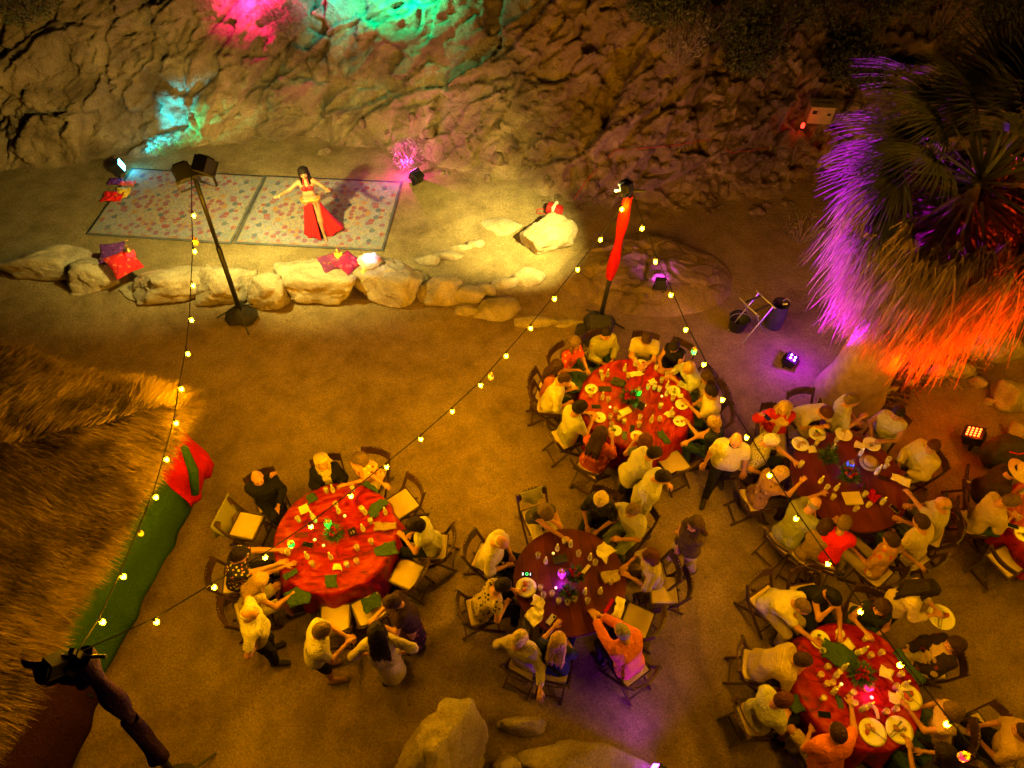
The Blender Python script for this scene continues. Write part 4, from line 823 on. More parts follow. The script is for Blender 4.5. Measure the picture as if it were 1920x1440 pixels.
def ik(S, T, a, b, pole):
    S, T, pole = (np.asarray(q, float) for q in (S, T, pole)); d = T - S; L_ = np.linalg.norm(d)
    if L_ > (a + b) * .995: T = S + d / L_ * (a + b) * .995; d = T - S; L_ = np.linalg.norm(d)
    L_ = max(L_, .12); u = d / L_; x = (a * a - b * b + L_ * L_) / (2 * L_); h = math.sqrt(max(0, a * a - x * x)); p = pole - u * (pole @ u); p /= np.linalg.norm(p) + 1e-9
    return S + u * x + p * h, T
HAIRC = dict(blond=(.40, .25, .09), pale=(.50, .38, .20), grey=(.26, .22, .17), white=(.62, .57, .48), brown=(.042, .020, .010), dark=(.014, .008, .006), black=(.006, .005, .005), red=(.075, .022, .010), ash=(.13, .08, .042))
PEOPLE = []
def person(label, px, py, face, short=None, fem=False, sit=True, s=1.0, lean=8, side=0, twist=0, hy=0, hp=15, la='lap', ra='lap', legs=None, top=None, sleeve=.55, hem=.10, bot=None, blen='long', hair=('short', 'brown'), skin=SK1, shoes=(.03, .02, .015), hat=None, belly=0.0, chair=True, bald=False, over=None, name='person', hands=('relax', 'relax'), seed=None, bodyw=1.0, dress=None, cat='person', rough_neck=0, beard=None, group=None, vn=0, zoff=0.0):
    k0 = seed if seed is not None else len(PEOPLE) + 1; g = np.random.default_rng(400 + k0)
    # --- joints (x right, y forward, z up)
    bw = bodyw * (.93 if fem else 1.0); pel = np.array([0, 0, .535 if sit else .95])
    def frame(ln):
        M = rot('y', R(side)) @ rot('x', -R(ln)); return M @ rot('z', R(twist) if ln else 0)
    M1, M2 = frame(lean * .8), rot('y', R(side * 1.1)) @ rot('x', -R(lean * 1.25)) @ rot('z', R(twist))
    u1, u2, r2, f2 = M1[:, 2], M2[:, 2], M2[:, 0], M2[:, 1]
    wst = pel + u1 * .17; chs = wst + (u1 + u2) / 2 * .17; nkb = chs + u2 * .165; shw = .158 * bw if fem else .175 * bw
    sh = {-1: chs + u2 * .115 - r2 * shw, 1: chs + u2 * .115 + r2 * shw}
    u3 = u2 * .55 + np.array([0, 0, .45]); u3 /= np.linalg.norm(u3); nk = nkb + u3 * .075
    HR = rot('z', R(hy + twist * .6)) @ rot('y', R(side * .5)) @ rot('x', -R(hp)); hc = nk + HR @ np.array([0, .022, .095])
    # --- place it: head centre on its pixel
    hw = at(px, py, hc[2] * s + zoff); ang = face
    if isinstance(face, str):
        t = TB[face]; ang = math.degrees(math.atan2(t[1] - hw[1], t[0] - hw[0]))
    phi = R(ang - 90); Z = rot('z', phi); org = hw - Z @ (hc * s); org[2] = zoff
    def loc(t):
        if len(t) == 3 and abs(t[0]) < 3 and abs(t[1]) < 3: return np.array(t, float)
        z = t[2] if len(t) == 3 else .80
        return Z.T @ (at(t[0], t[1], z) - org) / s
    named = dict(lap=lambda q: (q * .10, .30, .66), table=lambda q: (q * .10, .37, .80), tablein=lambda q: (q * .05, .44, .80), side=lambda q: tuple(pel + np.array([q * .30, .06, -.12 if not sit else -.02])), chin=lambda q: tuple(hc + HR @ np.array([q * .035, .10, -.155])), brow=lambda q: tuple(hc + HR @ np.array([q * .04, .125, -.02])),
                 chest=lambda q: tuple(chs + f2 * .28 + r2 * q * .05), hold=lambda q: tuple(chs + f2 * .33 + np.array([q * .06, 0, -.06])), hips=lambda q: tuple(pel + np.array([q * .20, .02, .10])), back=lambda q: tuple(pel + np.array([q * .34, -.32, .25])), wide=lambda q: tuple(sh[q] + np.array([q * .40, .24, -.14 + .05 * q])), bent=lambda q: tuple(sh[q] + np.array([q * .26, .26, -.10])), front=lambda q: (q * .08, .36, 1.08), ear=lambda q: tuple(hc + HR @ np.array([q * .12, .02, -.06])))
    A = {}
    for q, tg in ((-1, la), (1, ra)):
        T = np.array(named[tg](q)) if isinstance(tg, str) else loc(tg)
        pole = np.array([q * .6, -.25, -.8]) if not (isinstance(tg, str) and tg in ('chin', 'brow', 'ear')) else np.array([q * .5, .4, -.9])
        e, w = ik(sh[q], T, .275, .25, pole); A[q] = (sh[q], e, w)
    lg = {}; hipz = -.03 if sit else -.05; legs = legs or ('sit' if sit else 'stand')
    for q in (-1, 1):
        hip = pel + np.array([q * .092, .0, hipz])
        if legs in ('sit', 'spread', 'cross'):
            sp_ = {'sit': .045, 'spread': .17, 'cross': .02}[legs]; kn = hip + np.array([q * sp_, .42, .005]); an = np.array([kn[0] + q * .01, kn[1] - .05 + .06 * q * (legs == 'sit'), .085]); to = an + np.array([q * .03, .15, -.045])
            if legs == 'cross' and q == 1: kn = hip + np.array([-.07, .41, .11]); an = kn + np.array([-.13, .20, -.32]); to = an + np.array([-.03, .13, -.05])
        else:
            st = {'stand': .03, 'walk': .20, 'walkl': -.17}[legs]; kn = hip + np.array([q * .01, q * st * .6 + .03, -.43]); an = np.array([hip[0] + q * .015, q * st - .02, .085 + (.06 if legs == 'walk' and q < 0 else 0)]); to = an + np.array([q * .03, .16, -.045])
        lg[q] = (hip, kn, an, to)
    # --- torso primitives shared by skin and clothes
    def torso(x=0.0, cut=(), up=True):
        c = lambda a, w_, r_: cap(a - r2 * w_ * bw, a + r2 * w_ * bw, r_ * bw + x, k=.07, cuts=cut)
        L_ = [c(pel + np.array([0, -.01, .0]), .075, .112 if not fem else .118), c(wst, .052, .098 if not fem else .088), c(chs, .080 if not fem else .065, .108 if not fem else .096), c(chs + u2 * .085, .115 if not fem else .10, .075 if not fem else .066)]
        if belly: L_.append(('e', wst + f2 * .055 * belly - u1 * .03, np.array([.16, .13, .15]) * (.75 + .25 * belly) + x, M1, 0, .06, cut))
        if fem: L_ += [('e', chs + f2 * .075 + r2 * q * .062 + u2 * .005, np.array([.056, .052, .054]) + x * .8, M2, 0, .04, cut) for q in (-1, 1)]
        return L_
    af = .92 if fem else 1.0
    pr = torso() + [cap(nkb - u2 * .05, nk + HR @ np.array([0, 0, .02]), .062 * af, .05 * af, .05)]
    for q in (-1, 1):
        a, e, w = A[q]; pr += [cap(a, e, .052 * af, .040 * af, .045), cap(e, w, .042 * af, .027 * af, .03)]
        h_, n_, an, to = lg[q]; pr += [cap(h_, n_, .085, .058, .05), cap(n_, an, .058, .036, .03), cap(an + [0, -.03, -.03], to, .036, .030, .03)]
    V, F = sdf_mesh(pr, .021); VV, FF, MI = [V], [F], [np.zeros(len(F), int)]; nb = len(V)
    for hv, hf, hm in HEAD[fem]:
        VV.append(hv @ HR.T * (.97 if fem else 1.0) + hc); FF.append(hf + nb); MI.append(hm); nb += len(hv)
    for q in (-1, 1):
        a, e, w = A[q]; y = (w - e) / np.linalg.norm(w - e); up = np.array([0, 0, 1.0]) if abs(y[2]) < .85 else np.array([0, -1.0, 0]); x = np.cross(y, up); x /= np.linalg.norm(x); z = np.cross(x, y)
        hv, hf = HAND[hands[0 if q < 0 else 1]]; hv = hv.copy() * (.94 if fem else 1.03)
        if q < 0: hv[:, 0] *= -1; hf = hf[:, ::-1]
        VV.append(hv @ np.stack([x, y, z]) + w + y * .018); FF.append(hf + nb); MI.append(np.zeros(len(hf), int)); nb += len(hv)
    body = obj(name, mkmesh('body', np.concatenate(VV) * s, [np.concatenate(FF)], [skinmat(skin), M_EYEW, M_EYED, M_LIP, M_BROW], np.concatenate(MI)), None, org, (0, 0, phi))
    tag(body, label, cat, group); pt = lambda nm, prm, h, m, **kw: obj(nm, mkmesh(nm, (lambda q: q[0] * s)(VF := sdf_mesh(prm, h, **kw)), VF[1], m), body)
    # --- clothes
    def sleeves(x, ln):
        L_ = []
        for q in (-1, 1):
            a, e, w = A[q]; d1 = (e - a) / np.linalg.norm(e - a); d2 = (w - e) / np.linalg.norm(w - e)
            if ln <= 0: L_.append(cap(a - r2 * q * .02, a + d1 * .02, .05 * af + x, k=.04, cuts=((-r2 * q, a + r2 * q * .035),))); continue
            t1 = min(1, ln); L_.append(cap(a, e, .052 * af + x, .044 * af + x, .05, () if ln > 1 else ((-d1, a + (e - a) * t1),)))
            if ln > 1: L_.append(cap(e, w, .046 * af + x, .034 * af + x, .035, ((-d2, e + (w - e) * min(.97, ln - 1)),)))
        return L_
    nplane = (-(u2 * .9 - f2 * .35), nkb + u2 * (.012 - vn) - f2 * .0)
    if top is not None:
        c_ = ((u1, pel - u1 * hem), nplane); prm = torso(.028, c_) + sleeves(.020, sleeve)
        if sleeve > 0: prm.append(cap(nkb - u2 * .06, nkb + u2 * .03, .066 * af + .012, .06 * af + .01, .05, (nplane,)))
        pt('shirt' if not dress else 'dress_bodice', prm, .0195, top, wr=.017, wf=9, seed=k0)
    if over is not None:
        c_ = ((u1, pel - u1 * .13), nplane); op = [p[:5] + (p[5], p[6]) for p in torso(.034, c_)] + sleeves(.030, 1.95)
        op.append(('s', chs + f2 * .16 - u2 * .06, np.array([.055, .12, .34]), M2, 0, .02, ())); pt('jacket', op, .021, over, wr=.010, wf=10, seed=k0 + 7)
    if bot is not None:
        prm = [cap(pel + np.array([q * .05, -.012, .0]), pel + np.array([q * .08, -.012, -.01]), .117 * bw, k=.06, cuts=((-u1, pel + u1 * .05),)) for q in (-1, 1)]
        if blen == 'skirt':
            if sit: kc = (lg[-1][1] + lg[1][1]) / 2; prm += [cap(lg[q][0], lg[q][1] + [0, .03, .0], .108, .085, .12) for q in (-1, 1)] + [cap(pel + [0, .1, -.02], kc, .10, .085, .12), cap(lg[-1][1] + [0, .02, 0], lg[-1][1] * [1, 1, .45], .09, .11, .12), cap(lg[1][1] + [0, .02, 0], lg[1][1] * [1, 1, .45], .09, .11, .12), cap(kc + [0, .02, 0], kc * [1, 1, .45], .09, .10, .12)]
            else: prm += [cap(pel + [0, 0, -.05], np.array([0, .02, .16]), .140, .195, .06, (((0, 0, 1), (0, 0, .20)),))]
        else:
            for q in (-1, 1):
                h_, n_, an, to = lg[q]; d2 = (an - n_) / np.linalg.norm(an - n_); d1 = (n_ - h_) / np.linalg.norm(n_ - h_)
                if blen == 'shorts': prm.append(cap(h_, n_, .106, .083, .05, ((-d1, h_ + (n_ - h_) * .86),)))
                else: prm += [cap(h_, n_, .104, .077, .05), cap(n_, an, .074, .060, .035, ((-d2, n_ + (an - n_) * .95),))]
        pt('skirt' if blen == 'skirt' else ('shorts' if blen == 'shorts' else 'trousers'), prm, .021, bot, wr=.010, wf=11, seed=k0 + 3)
    sm = shoes if not isinstance(shoes, tuple) else mat('shoe_leather', shoes, .5)
    if sm is not None:
        for q in (-1, 1):
            an, to = lg[q][2], lg[q][3]; pt('shoe', [cap(an + [0, -.035, -.035], to + [0, .01, 0], .046, .040, .03), cap(an + [0, -.02, -.01], an + [0, -.02, -.05], .045, .045, .03)], .017, sm)
    # --- hair
    HL = lambda *v: hc + HR @ np.array(v, float); st, hcn = hair; nrm = HR @ np.array([0, -.62, .78]); hm = hairmat(HAIRC[hcn]); ax = np.array([0, 0, 1.0])
    def ridge(P): q = (P - hc) @ HR; return .0050 * np.sin(np.arctan2(q[:, 0], q[:, 1] + .03) * 34 + 6 * q[:, 2] / .1) + .004 * fbm(P * 30, 2, k0)
    hp_ = []
    if st in ('short', 'buzz', 'long', 'bob', 'bun', 'pony', 'wavy', 'spiky'):
        th = dict(short=.016, buzz=.007, long=.020, bob=.024, bun=.016, pony=.014, wavy=.028, spiky=.026)[st]
        hp_.append(ell(HL(0, -.014, .030), (.074 + th, .096 + th, .090 + th), HR, cuts=((nrm, HL(0, .084, .066)),)))
        if st in ('short', 'spiky', 'buzz'): hp_.append(ell(HL(0, -.05, -.015), (.070 + th, .058 + th, .075), HR, .03))
    if st == 'bald': hp_ = [ell(HL(0, -.030, .0), (.082, .090, .062), HR, cuts=((HR @ np.array([0, -.85, -.5]), HL(0, .0, .052)),))]
    back = -HR[:, 1] * np.array([1, 1, 0]); back /= np.linalg.norm(back) + 1e-6; rt = np.cross(-back, ax)
    if st in ('long', 'wavy'):
        Lh = .34 if st == 'long' else .40; c0 = HL(0, -.06, .03); bs = chs + u2 * .1 - f2 * .115
        for o_ in (-.075, -.03, .03, .075):
            m_ = HL(o_ * 1.05, -.075, -.08); e_ = bs + r2 * o_ * 1.25 - u2 * (Lh - .17 + .05 * g.random()) - f2 * .012
            hp_ += [cap(HL(o_ * .8, -.05, .06), m_, .042, .036, .035), cap(m_, (m_ + e_) / 2 + back * .035, .036, .036, .03), cap((m_ + e_) / 2 + back * .035, e_, .036, .018, .03)]
        for q in (-1, 1): hp_ += [cap(HL(q * .072, .005, .06), HL(q * .088, .012, -.09), .026, .024, .03), cap(HL(q * .088, .012, -.09), sh[q] * .55 + chs * .45 + f2 * .085 + u2 * .02, .024, .015, .03)]
    if st == 'bob': hp_ += [cap(HL(q * .066, -.03, .03), HL(q * .080, -.02, -.09), .036, .032, .04) for q in (-1, 1)] + [cap(HL(0, -.075, .02), HL(0, -.085, -.10), .05, .045, .05), cap(HL(-.05, -.075, -.09), HL(.05, -.075, -.09), .04, k=.04)]
    if st == 'bun': hp_ += [ell(HL(0, -.125, .065), (.042, .04, .042), HR, .02)]
    if st == 'pony': hp_ += [cap(HL(0, -.11, .05), HL(0, -.15, -.06), .032, .03, .03), cap(HL(0, -.15, -.06), HL(0, -.13, -.24), .03, .012, .03)]
    if hp_: pt('hair', hp_, .0092 if st not in ('long', 'wavy') else .0115, hm, ridge=ridge)
    if beard: pt('beard', [cap(HL(-.04, .045, -.085), HL(.04, .045, -.085), .030, k=.03), cap(HL(0, .062, -.10), HL(0, .05, -.135), .028, .02, .03), cap(HL(-.062, .01, -.03), HL(-.045, .04, -.08), .018, .024, .03), cap(HL(.062, .01, -.03), HL(.045, .04, -.08), .018, .024, .03)], .009, hairmat(HAIRC[beard]))
    if hat:
        h2 = MB().lathe([(.075, .06), (.20, .045), (.205, .052), (.10, .075), (.096, .15), (.085, .175), (.03, .165), (.001, .163)], 24, cap=False)
        o = h2.build('hat', hat, body, smooth=True); o.matrix_local = Matrix.Translation(Vector(hc * s)) @ Matrix(HR.tolist()).to_4x4()
    if sit and chair: CH.append((org, phi, short or label))
    PEOPLE.append(body); return body, org, phi, A, s, hc
CH = []
t4 = at(1592, 899, .76); t6 = at(2000, 985, .76)
TB = dict(T1=np.array([-2.55, 4.60, .86]), T2=np.array([2.05, 7.0, .915]), T3=np.array([.80, 3.93, .77]), T4=np.array([t4[0], t4[1], .86]), T5=np.array([4.37, 2.55, .765]), T6=np.array([t6[0], t6[1], .80]))
WHT = cloth((0.448, 0.424, 0.376)); CRM = cloth((0.5, 0.42, 0.27)); NAVY = cloth((0.018, 0.022, 0.05)); BLK = cloth((0.014, 0.013, 0.013)); KHA = cloth((0.36, 0.28, 0.16)); JEAN = cloth((0.07, 0.1, 0.16)); DBR = cloth((0.05, 0.032, 0.02)); OLV = cloth((0.13, 0.14, 0.07)); DTR = cloth((0.02, 0.018, 0.02)); GRY = cloth((0.3, 0.29, 0.29)); LIL = cloth((0.42, 0.37, 0.42))
# ---------------- table one: the table in front of the palapa
person('bald man in black sitting sideways beside the palapa table, hand at his ear', 483, 897, -62, 'bald man in black', lean=4, hp=10, ra=(509, 892, 1.15), la='lap', legs='cross', top=BLK, sleeve=1.9, bot=BLK, hair=('bald', 'grey'), shoes=(.6, .55, .45))
person('blonde woman in black cardigan and pale flowered dress looking up', 603, 866, 'T1', 'blonde woman in black cardigan', fem=True, hp=-8, lean=4, la='lap', ra='lap', top=cloth((0.496, 0.416, 0.272), 'dots', (.05, .05, .03), (.08, .1, .04), 26), sleeve=0, over=BLK, bot=cloth((0.496, 0.416, 0.272), 'dots', (.05, .05, .03), (.08, .1, .04), 26), blen='skirt', hair=('long', 'pale'), vn=.05)
person('ash-haired woman in orange flowered blouse at the palapa table', 672, 862, 'T1', 'woman in orange flowered blouse', fem=True, hy=-45, lean=10, la=(650, 908, .84), ra=(729, 915, .80), top=cloth((0.72, 0.36, 0.2), 'floral', (.75, .62, .45), (.25, .05, .03), 24), sleeve=.9, bot=KHA, hair=('bob', 'ash'))
person('dark-haired woman in white top on the right side of the palapa table', 776, 985, 'T1', 'dark-haired woman in white top', fem=True, lean=14, hp=28, hy=25, la=(758, 1010, .8), ra='lap', top=WHT, sleeve=.3, bot=NAVY, hair=('bob', 'dark'))
person('man in busy flowered dark shirt reaching onto the palapa table', 449, 1042, 8, 'man in busy flowered shirt', lean=16, hp=24, la=(527, 1031, .81), ra=(536, 1054, .80), top=cloth((0.025, 0.022, 0.015), 'floral', (.60, .50, .22), (.55, .16, .05), 34), sleeve=.6, bot=DTR, hair=('short', 'dark'), hands=('flat', 'flat'), belly=.6)
person('long blond haired woman in tan top hunched at the palapa table', 489, 1088, 28, 'blond woman in tan top', fem=True, lean=26, hp=30, la=(534, 1062, .80), ra=(546, 1115, .72), top=cloth((0.52, 0.4, 0.22)), sleeve=0, bot=cloth((0.55, 0.46, 0.3)), blen='shorts', hair=('long', 'blond'), hands=('flat', 'relax'))
person('standing balding man in cream shirt with hand on hip', 469, 1150, 12, fem=False, sit=False, lean=6, hp=14, la='hips', ra='hips', top=cloth((0.528, 0.464, 0.304)), sleeve=.75, bot=DTR, hair=('bald', 'white'), belly=.8, hem=.08)
person('standing grey-haired man in cream flowered shirt near empty chairs', 605, 1182, 14, sit=False, lean=16, hp=22, la='hold', ra='hold', top=cloth((0.48, 0.416, 0.288), 'floral', (.10, .11, .10), (.30, .27, .18), 11), sleeve=.7, bot=BLK, blen='shorts', hair=('short', 'ash'), shoes=(.35, .2, .1), belly=.4)
person('standing woman with very long dark hair and pale blouse, seen from behind', 707, 1184, 96, fem=True, sit=False, lean=4, hp=12, la='hips', ra=(760, 1222, 1.1), top=cloth((0.464, 0.376, 0.368)), sleeve=1.4, bot=cloth((0.5, 0.42, 0.42)), blen='skirt', hair=('wavy', 'dark'))
person('standing brown-haired woman in dark violet flowered dress', 734, 1130, 196, fem=True, sit=False, lean=8, hp=24, la='hold', ra='hold', top=cloth((0.035, 0.018, 0.06)), sleeve=.5, bot=cloth((0.04, 0.018, 0.06), 'floral', (.36, .06, .09), (.14, .04, .16), 20), blen='skirt', hair=('short', 'brown'), belly=.5, dress=True)
# ---------------- table two: below the red-scarfed stand
person('long-haired woman in red patterned blouse holding a phone', 1078, 644, -38, 'woman in red patterned blouse', fem=True, lean=4, hp=14, la=(1100, 690, .85), ra=(1080, 694, .88), top=cloth((0.6, 0.07, 0.05), 'floral', (.66, .35, .2), (.35, .03, .03), 28), sleeve=.8, bot=M_GREEN, blen='skirt', hair=('long', 'ash'))
person('dark-haired man in yellow-green striped shirt under the scarfed pole', 1136, 626, 'T2', 'man in yellow-green striped shirt', hp=12, la='lap', ra='lap', top=cloth((0.46, 0.42, 0.13), 'stripe', (.32, .32, .10), (1, 1, 1), 12), sleeve=1.9, bot=M_GREEN, hair=('short', 'dark'))
person('brown-haired man in cream polo with bowed head', 1212, 637, 'T2', 'man in cream polo', hp=34, la='tablein', ra='tablein', lean=12, top=CRM, sleeve=.65, bot=KHA, hair=('short', 'brown'), vn=.03)
person('woman in black sleeveless top with dark tied hair', 1264, 650, 'T2', 'woman in black sleeveless top', fem=True, hp=36, lean=14, la='tablein', ra='tablein', top=BLK, sleeve=0, bot=BLK, hair=('bun', 'dark'))
person('person in pale grey shirt and tan cap leaning on the red table', 1291, 690, 'T2', 'person in tan cap', lean=20, hp=20, la=(1268, 714, .8), ra=(1258, 702, .8), top=cloth((0.46, 0.47, 0.46)), sleeve=1.8, bot=JEAN, hair=('short', 'blond'))
person('woman with large loose dark hair behind man in cream shirt', 1326, 708, 'T2', 'woman with large dark hair', fem=True, lean=6, hp=18, la='lap', ra='lap', top=cloth((0.26, 0.2, 0.24)), sleeve=1.6, bot=JEAN, hair=('wavy', 'brown'))
person('dark-haired man in cream shirt under a bulb at the red table', 1332, 735, 'T2', 'dark-haired man in cream shirt', hp=18, lean=8, la=(1292, 760, .80), ra='lap', top=cloth((0.56, 0.48, 0.272)), sleeve=.8, bot=M_GREEN, hair=('short', 'dark'), belly=.5)
person('short blond person in dark dotted shirt reaching for a plate', 1338, 792, 'T2', 'person in dark dotted shirt', fem=True, lean=10, hp=22, la=(1292, 796, .80), ra=(1285, 830, .76), top=cloth((0.03, 0.035, 0.05), 'dots', (.3, .3, .28), (.2, .2, .2), 60), sleeve=.4, bot=M_GREEN, hair=('short', 'blond'))
person('woman with long brown hair at the far left of the red table', 1045, 688, 'T2', 'long-haired woman at the table edge', fem=True, lean=6, hp=18, la='lap', ra='table', top=cloth((0.4, 0.12, 0.08)), sleeve=.4, bot=M_GREEN, hair=('long', 'brown'))
person('man in bright white shirt resting his face on his hand', 1059, 711, 'T2', 'man in bright white shirt', lean=16, hp=22, la='chin', ra='lap', top=cloth((0.592, 0.528, 0.368)), sleeve=1.2, bot=KHA, hair=('buzz', 'brown'), belly=.5)
person('curly dark-haired man in pale grey-green shirt turned from the camera', 1088, 764, 'T2', 'man in pale grey-green shirt', lean=12, hp=24, la='table', ra='table', top=cloth((0.46, 0.45, 0.32)), sleeve=.7, bot=NAVY, hair=('wavy' if False else 'spiky', 'dark'), belly=.5)
person('long brown haired woman in orange-red printed dress, back to camera', 1127, 812, 'T2', 'woman in orange-red printed dress', fem=True, lean=8, hp=16, la='table', ra='table', top=cloth((0.5, 0.09, 0.03), 'floral', (.55, .24, .07), (.28, .04, .02), 30), sleeve=1.6, bot=cloth((0.5, 0.09, 0.03), 'floral', (.55, .24, .07), (.28, .04, .02), 30), blen='skirt', hair=('long', 'brown'))
person('brown-haired woman in olive top partly hidden behind a waiter', 1210, 826, 'T2', 'woman in olive top', fem=True, lean=8, hp=14, la='table', ra='table', top=OLV, sleeve=.5, bot=DBR, hair=('long', 'red'))
person('waiter in white shirt bending beside an empty chair', 1228, 850, 2, fem=False, sit=False, lean=26, hp=26, la='side', ra='hold', top=WHT, sleeve=1.9, bot=DTR, hair=('short', 'dark'), s=.98)
person('waiter in white shirt with chest badge and dark trousers turning away', 1244, 895, -18, sit=False, lean=14, hp=28, la=(1250, 905, 1.0), ra='side', top=WHT, sleeve=1.9, bot=NAVY, hair=('short', 'dark'), belly=.9, bodyw=1.08)
person('bald bearded waiter in short-sleeved white shirt walking', 1380, 826, -104, sit=False, lean=2, hp=14, la='side', ra='side', legs='walk', top=cloth((0.56, 0.496, 0.4)), sleeve=.8, bot=DTR, hair=('bald', 'dark'), beard='black', belly=.8, bodyw=1.05)
# ---------------- table three: bare wood table in the middle
person('woman in charcoal sleeveless top leaning her head on one hand', 1025, 962, 'T3', 'woman in charcoal sleeveless top', fem=True, lean=20, hp=40, la='brow', ra=(1058, 1009, .80), top=cloth((0.06, 0.055, 0.05)), sleeve=0, bot=CRM, hair=('bob', 'ash'))
person('grey-blond woman in dotted navy blouse at the bare wood table', 1126, 938, 'T3', 'woman in dotted navy blouse', fem=True, lean=6, hp=28, la='lap', ra='lap', top=cloth((0.022, 0.022, 0.05), 'dots', (.25, .22, .2), (.3, .2, .2), 46), sleeve=1.0, bot=NAVY, hair=('bob', 'pale'))
person('man in white shirt with pale green trousers, brown-grey hair', 1185, 958, 'T3', 'man with pale green trousers', lean=8, hp=14, la='table', ra='side', top=cloth((0.48, 0.456, 0.4)), sleeve=.8, bot=cloth((0.3, 0.36, 0.08)), hair=('short', 'ash'))
person('woman with dark red bob in loose lavender-grey top', 1218, 1044, 'T3', 'woman in lavender-grey top', fem=True, lean=10, hp=14, la='table', ra='table', top=cloth((0.38, 0.31, 0.29)), sleeve=1.2, bot=KHA, hair=('bob', 'red'), belly=.4)
person('grey cropped man in coral pink shirt with hands together', 1166, 1184, 'T3', 'man in coral pink shirt', lean=20, hp=26, la=(1114, 1157, .83), ra=(1122, 1152, .83), top=cloth((0.62, 0.16, 0.12)), sleeve=1.9, bot=DTR, hair=('buzz', 'grey'), belly=.5, bodyw=1.06)
person('woman with spiky blond hair in dark navy top', 1047, 1200, 'T3', 'woman with spiky blond hair', fem=True, lean=6, hp=6, la='table', ra='lap', top=NAVY, sleeve=1.0, bot=NAVY, hair=('long', 'blond'))
person('man in pale ribbed shirt slouching with one arm over his chair', 976, 1196, 62, 'slouching man in pale ribbed shirt', lean=-4, side=-12, hp=12, hy=-25, la='side', ra='back', legs='spread', top=cloth((0.448, 0.384, 0.32), 'stripe', (.46, .38, .32), None, 7), sleeve=1.9, bot=cloth((0.3, 0.28, 0.26)), hair=('short', 'pale'))
person('dark-haired woman in black-and-cream patterned top with low back', 944, 1098, 'T3', 'woman in black-and-cream patterned top', fem=True, lean=24, hp=34, la='tablein', ra='lap', top=cloth((0.46, 0.36, 0.18), 'floral', (.03, .025, .02), (.06, .05, .03), 30), sleeve=.5, bot=BLK, hair=('short', 'dark'), belly=.4, vn=.07)
person('bald man in loose white shirt at the bare wood table', 941, 1017, 'T3', 'bald man in loose white shirt', lean=14, hp=34, la='lap', ra='lap', top=cloth((0.528, 0.464, 0.336)), sleeve=1.3, bot=NAVY, hair=('bald', 'white'), belly=.7, bodyw=1.06)
person('woman with long brown hair walking through the aisle in brown', 1303, 984, 206, fem=True, sit=False, lean=0, hp=6, la=(1275, 1000, 1.0), ra=(1272, 1022, .95), legs='walk', top=cloth((0.07, 0.045, 0.025)), sleeve=.4, bot=cloth((0.42, 0.34, 0.2)), hair=('long', 'brown'))
# ---------------- table four: bare wood table by the palm
person('blond woman in red cardigan over tan top', 1471, 766, -100, 'woman in red cardigan', fem=True, hp=16, hy=-20, lean=2, la=(1436, 780, .98), ra=(1440, 787, .95), top=cloth((0.52, 0.36, 0.2)), sleeve=0, over=cloth((0.48, 0.02, 0.02)), bot=KHA, hair=('long', 'blond'), vn=.05)
person('brown-haired man in white tee bent over his plate', 1549, 775, 'T4', 'man in white tee bent over', lean=34, hp=34, la='tablein', ra='tablein', top=cloth((0.512, 0.432, 0.384)), sleeve=.7, bot=KHA, hair=('short', 'red'), belly=.5)
person('person in pale lilac shirt turned sideways with sandy hair', 1598, 750, -20, 'person in pale lilac shirt', lean=2, hp=8, la='lap', ra='chest', top=cloth((0.42, 0.38, 0.46)), sleeve=1.0, bot=KHA, hair=('short', 'ash'))
person('dark-haired man in white tank top', 1684, 776, 'T4', 'man in white tank top', lean=8, hp=10, hy=20, la='table', ra='lap', top=WHT, sleeve=-1, bot=KHA, hair=('short', 'dark'), skin=SK2)
person('dark-haired man in cream blazer over lilac shirt', 1748, 838, 'T4', 'man in cream blazer', lean=4, hp=10, hy=25, la='lap', ra='lap', top=LIL, sleeve=.3, over=cloth((0.448, 0.36, 0.176)), bot=KHA, hair=('short', 'red'))
person('balding man in grey-lilac shirt stretching an arm to the table', 1767, 944, 'T4', 'balding man in grey-lilac shirt', lean=8, hp=14, la=(1700, 922, .82), ra=(1712, 948, .80), top=cloth((0.42, 0.36, 0.3)), sleeve=1.0, bot=cloth((0.12, 0.13, 0.17)), hair=('bald', 'grey'), belly=.8)
person('brown-haired person with a pale wrist watch by the wood table', 1726, 978, 'T4', 'person with pale wrist watch', lean=14, hp=28, la='lap', ra='table', top=cloth((0.52, 0.42, 0.24)), sleeve=.6, bot=JEAN, hair=('short', 'brown'))
person('brown-haired woman in orange patterned blouse with one arm hanging', 1670, 1012, 128, 'woman in orange patterned blouse', fem=True, lean=4, hp=26, side=6, la='lap', ra='back', top=cloth((0.36, 0.2, 0.09), 'floral', (.55, .42, .20), (.45, .09, .05), 14), sleeve=1.0, bot=KHA, hair=('short', 'brown'))
person('grey-blond person in vivid red shirt, back to camera', 1583, 980, 'T4', 'person in vivid red shirt', lean=14, hp=18, la='table', ra='table', top=cloth((0.75, 0.02, 0.012)), sleeve=.8, bot=KHA, hair=('short', 'ash'), belly=.4)
person('small brown-haired person beside the vivid red shirt', 1549, 985, 'T4', 'small brown-haired person', fem=True, lean=22, hp=24, la='tablein', ra='tablein', top=cloth((0.26, 0.17, 0.1)), sleeve=.8, bot=DBR, hair=('bob', 'brown'), s=.9)
person('bald man in olive-grey shirt hunched over the wood table', 1527, 945, 'T4', 'bald man in olive-grey shirt', lean=30, hp=30, la=(1540, 925, .84), ra='tablein', top=cloth((0.24, 0.25, 0.13)), sleeve=1.0, bot=DBR, hair=('bald', 'grey'), belly=.7, bodyw=1.06)
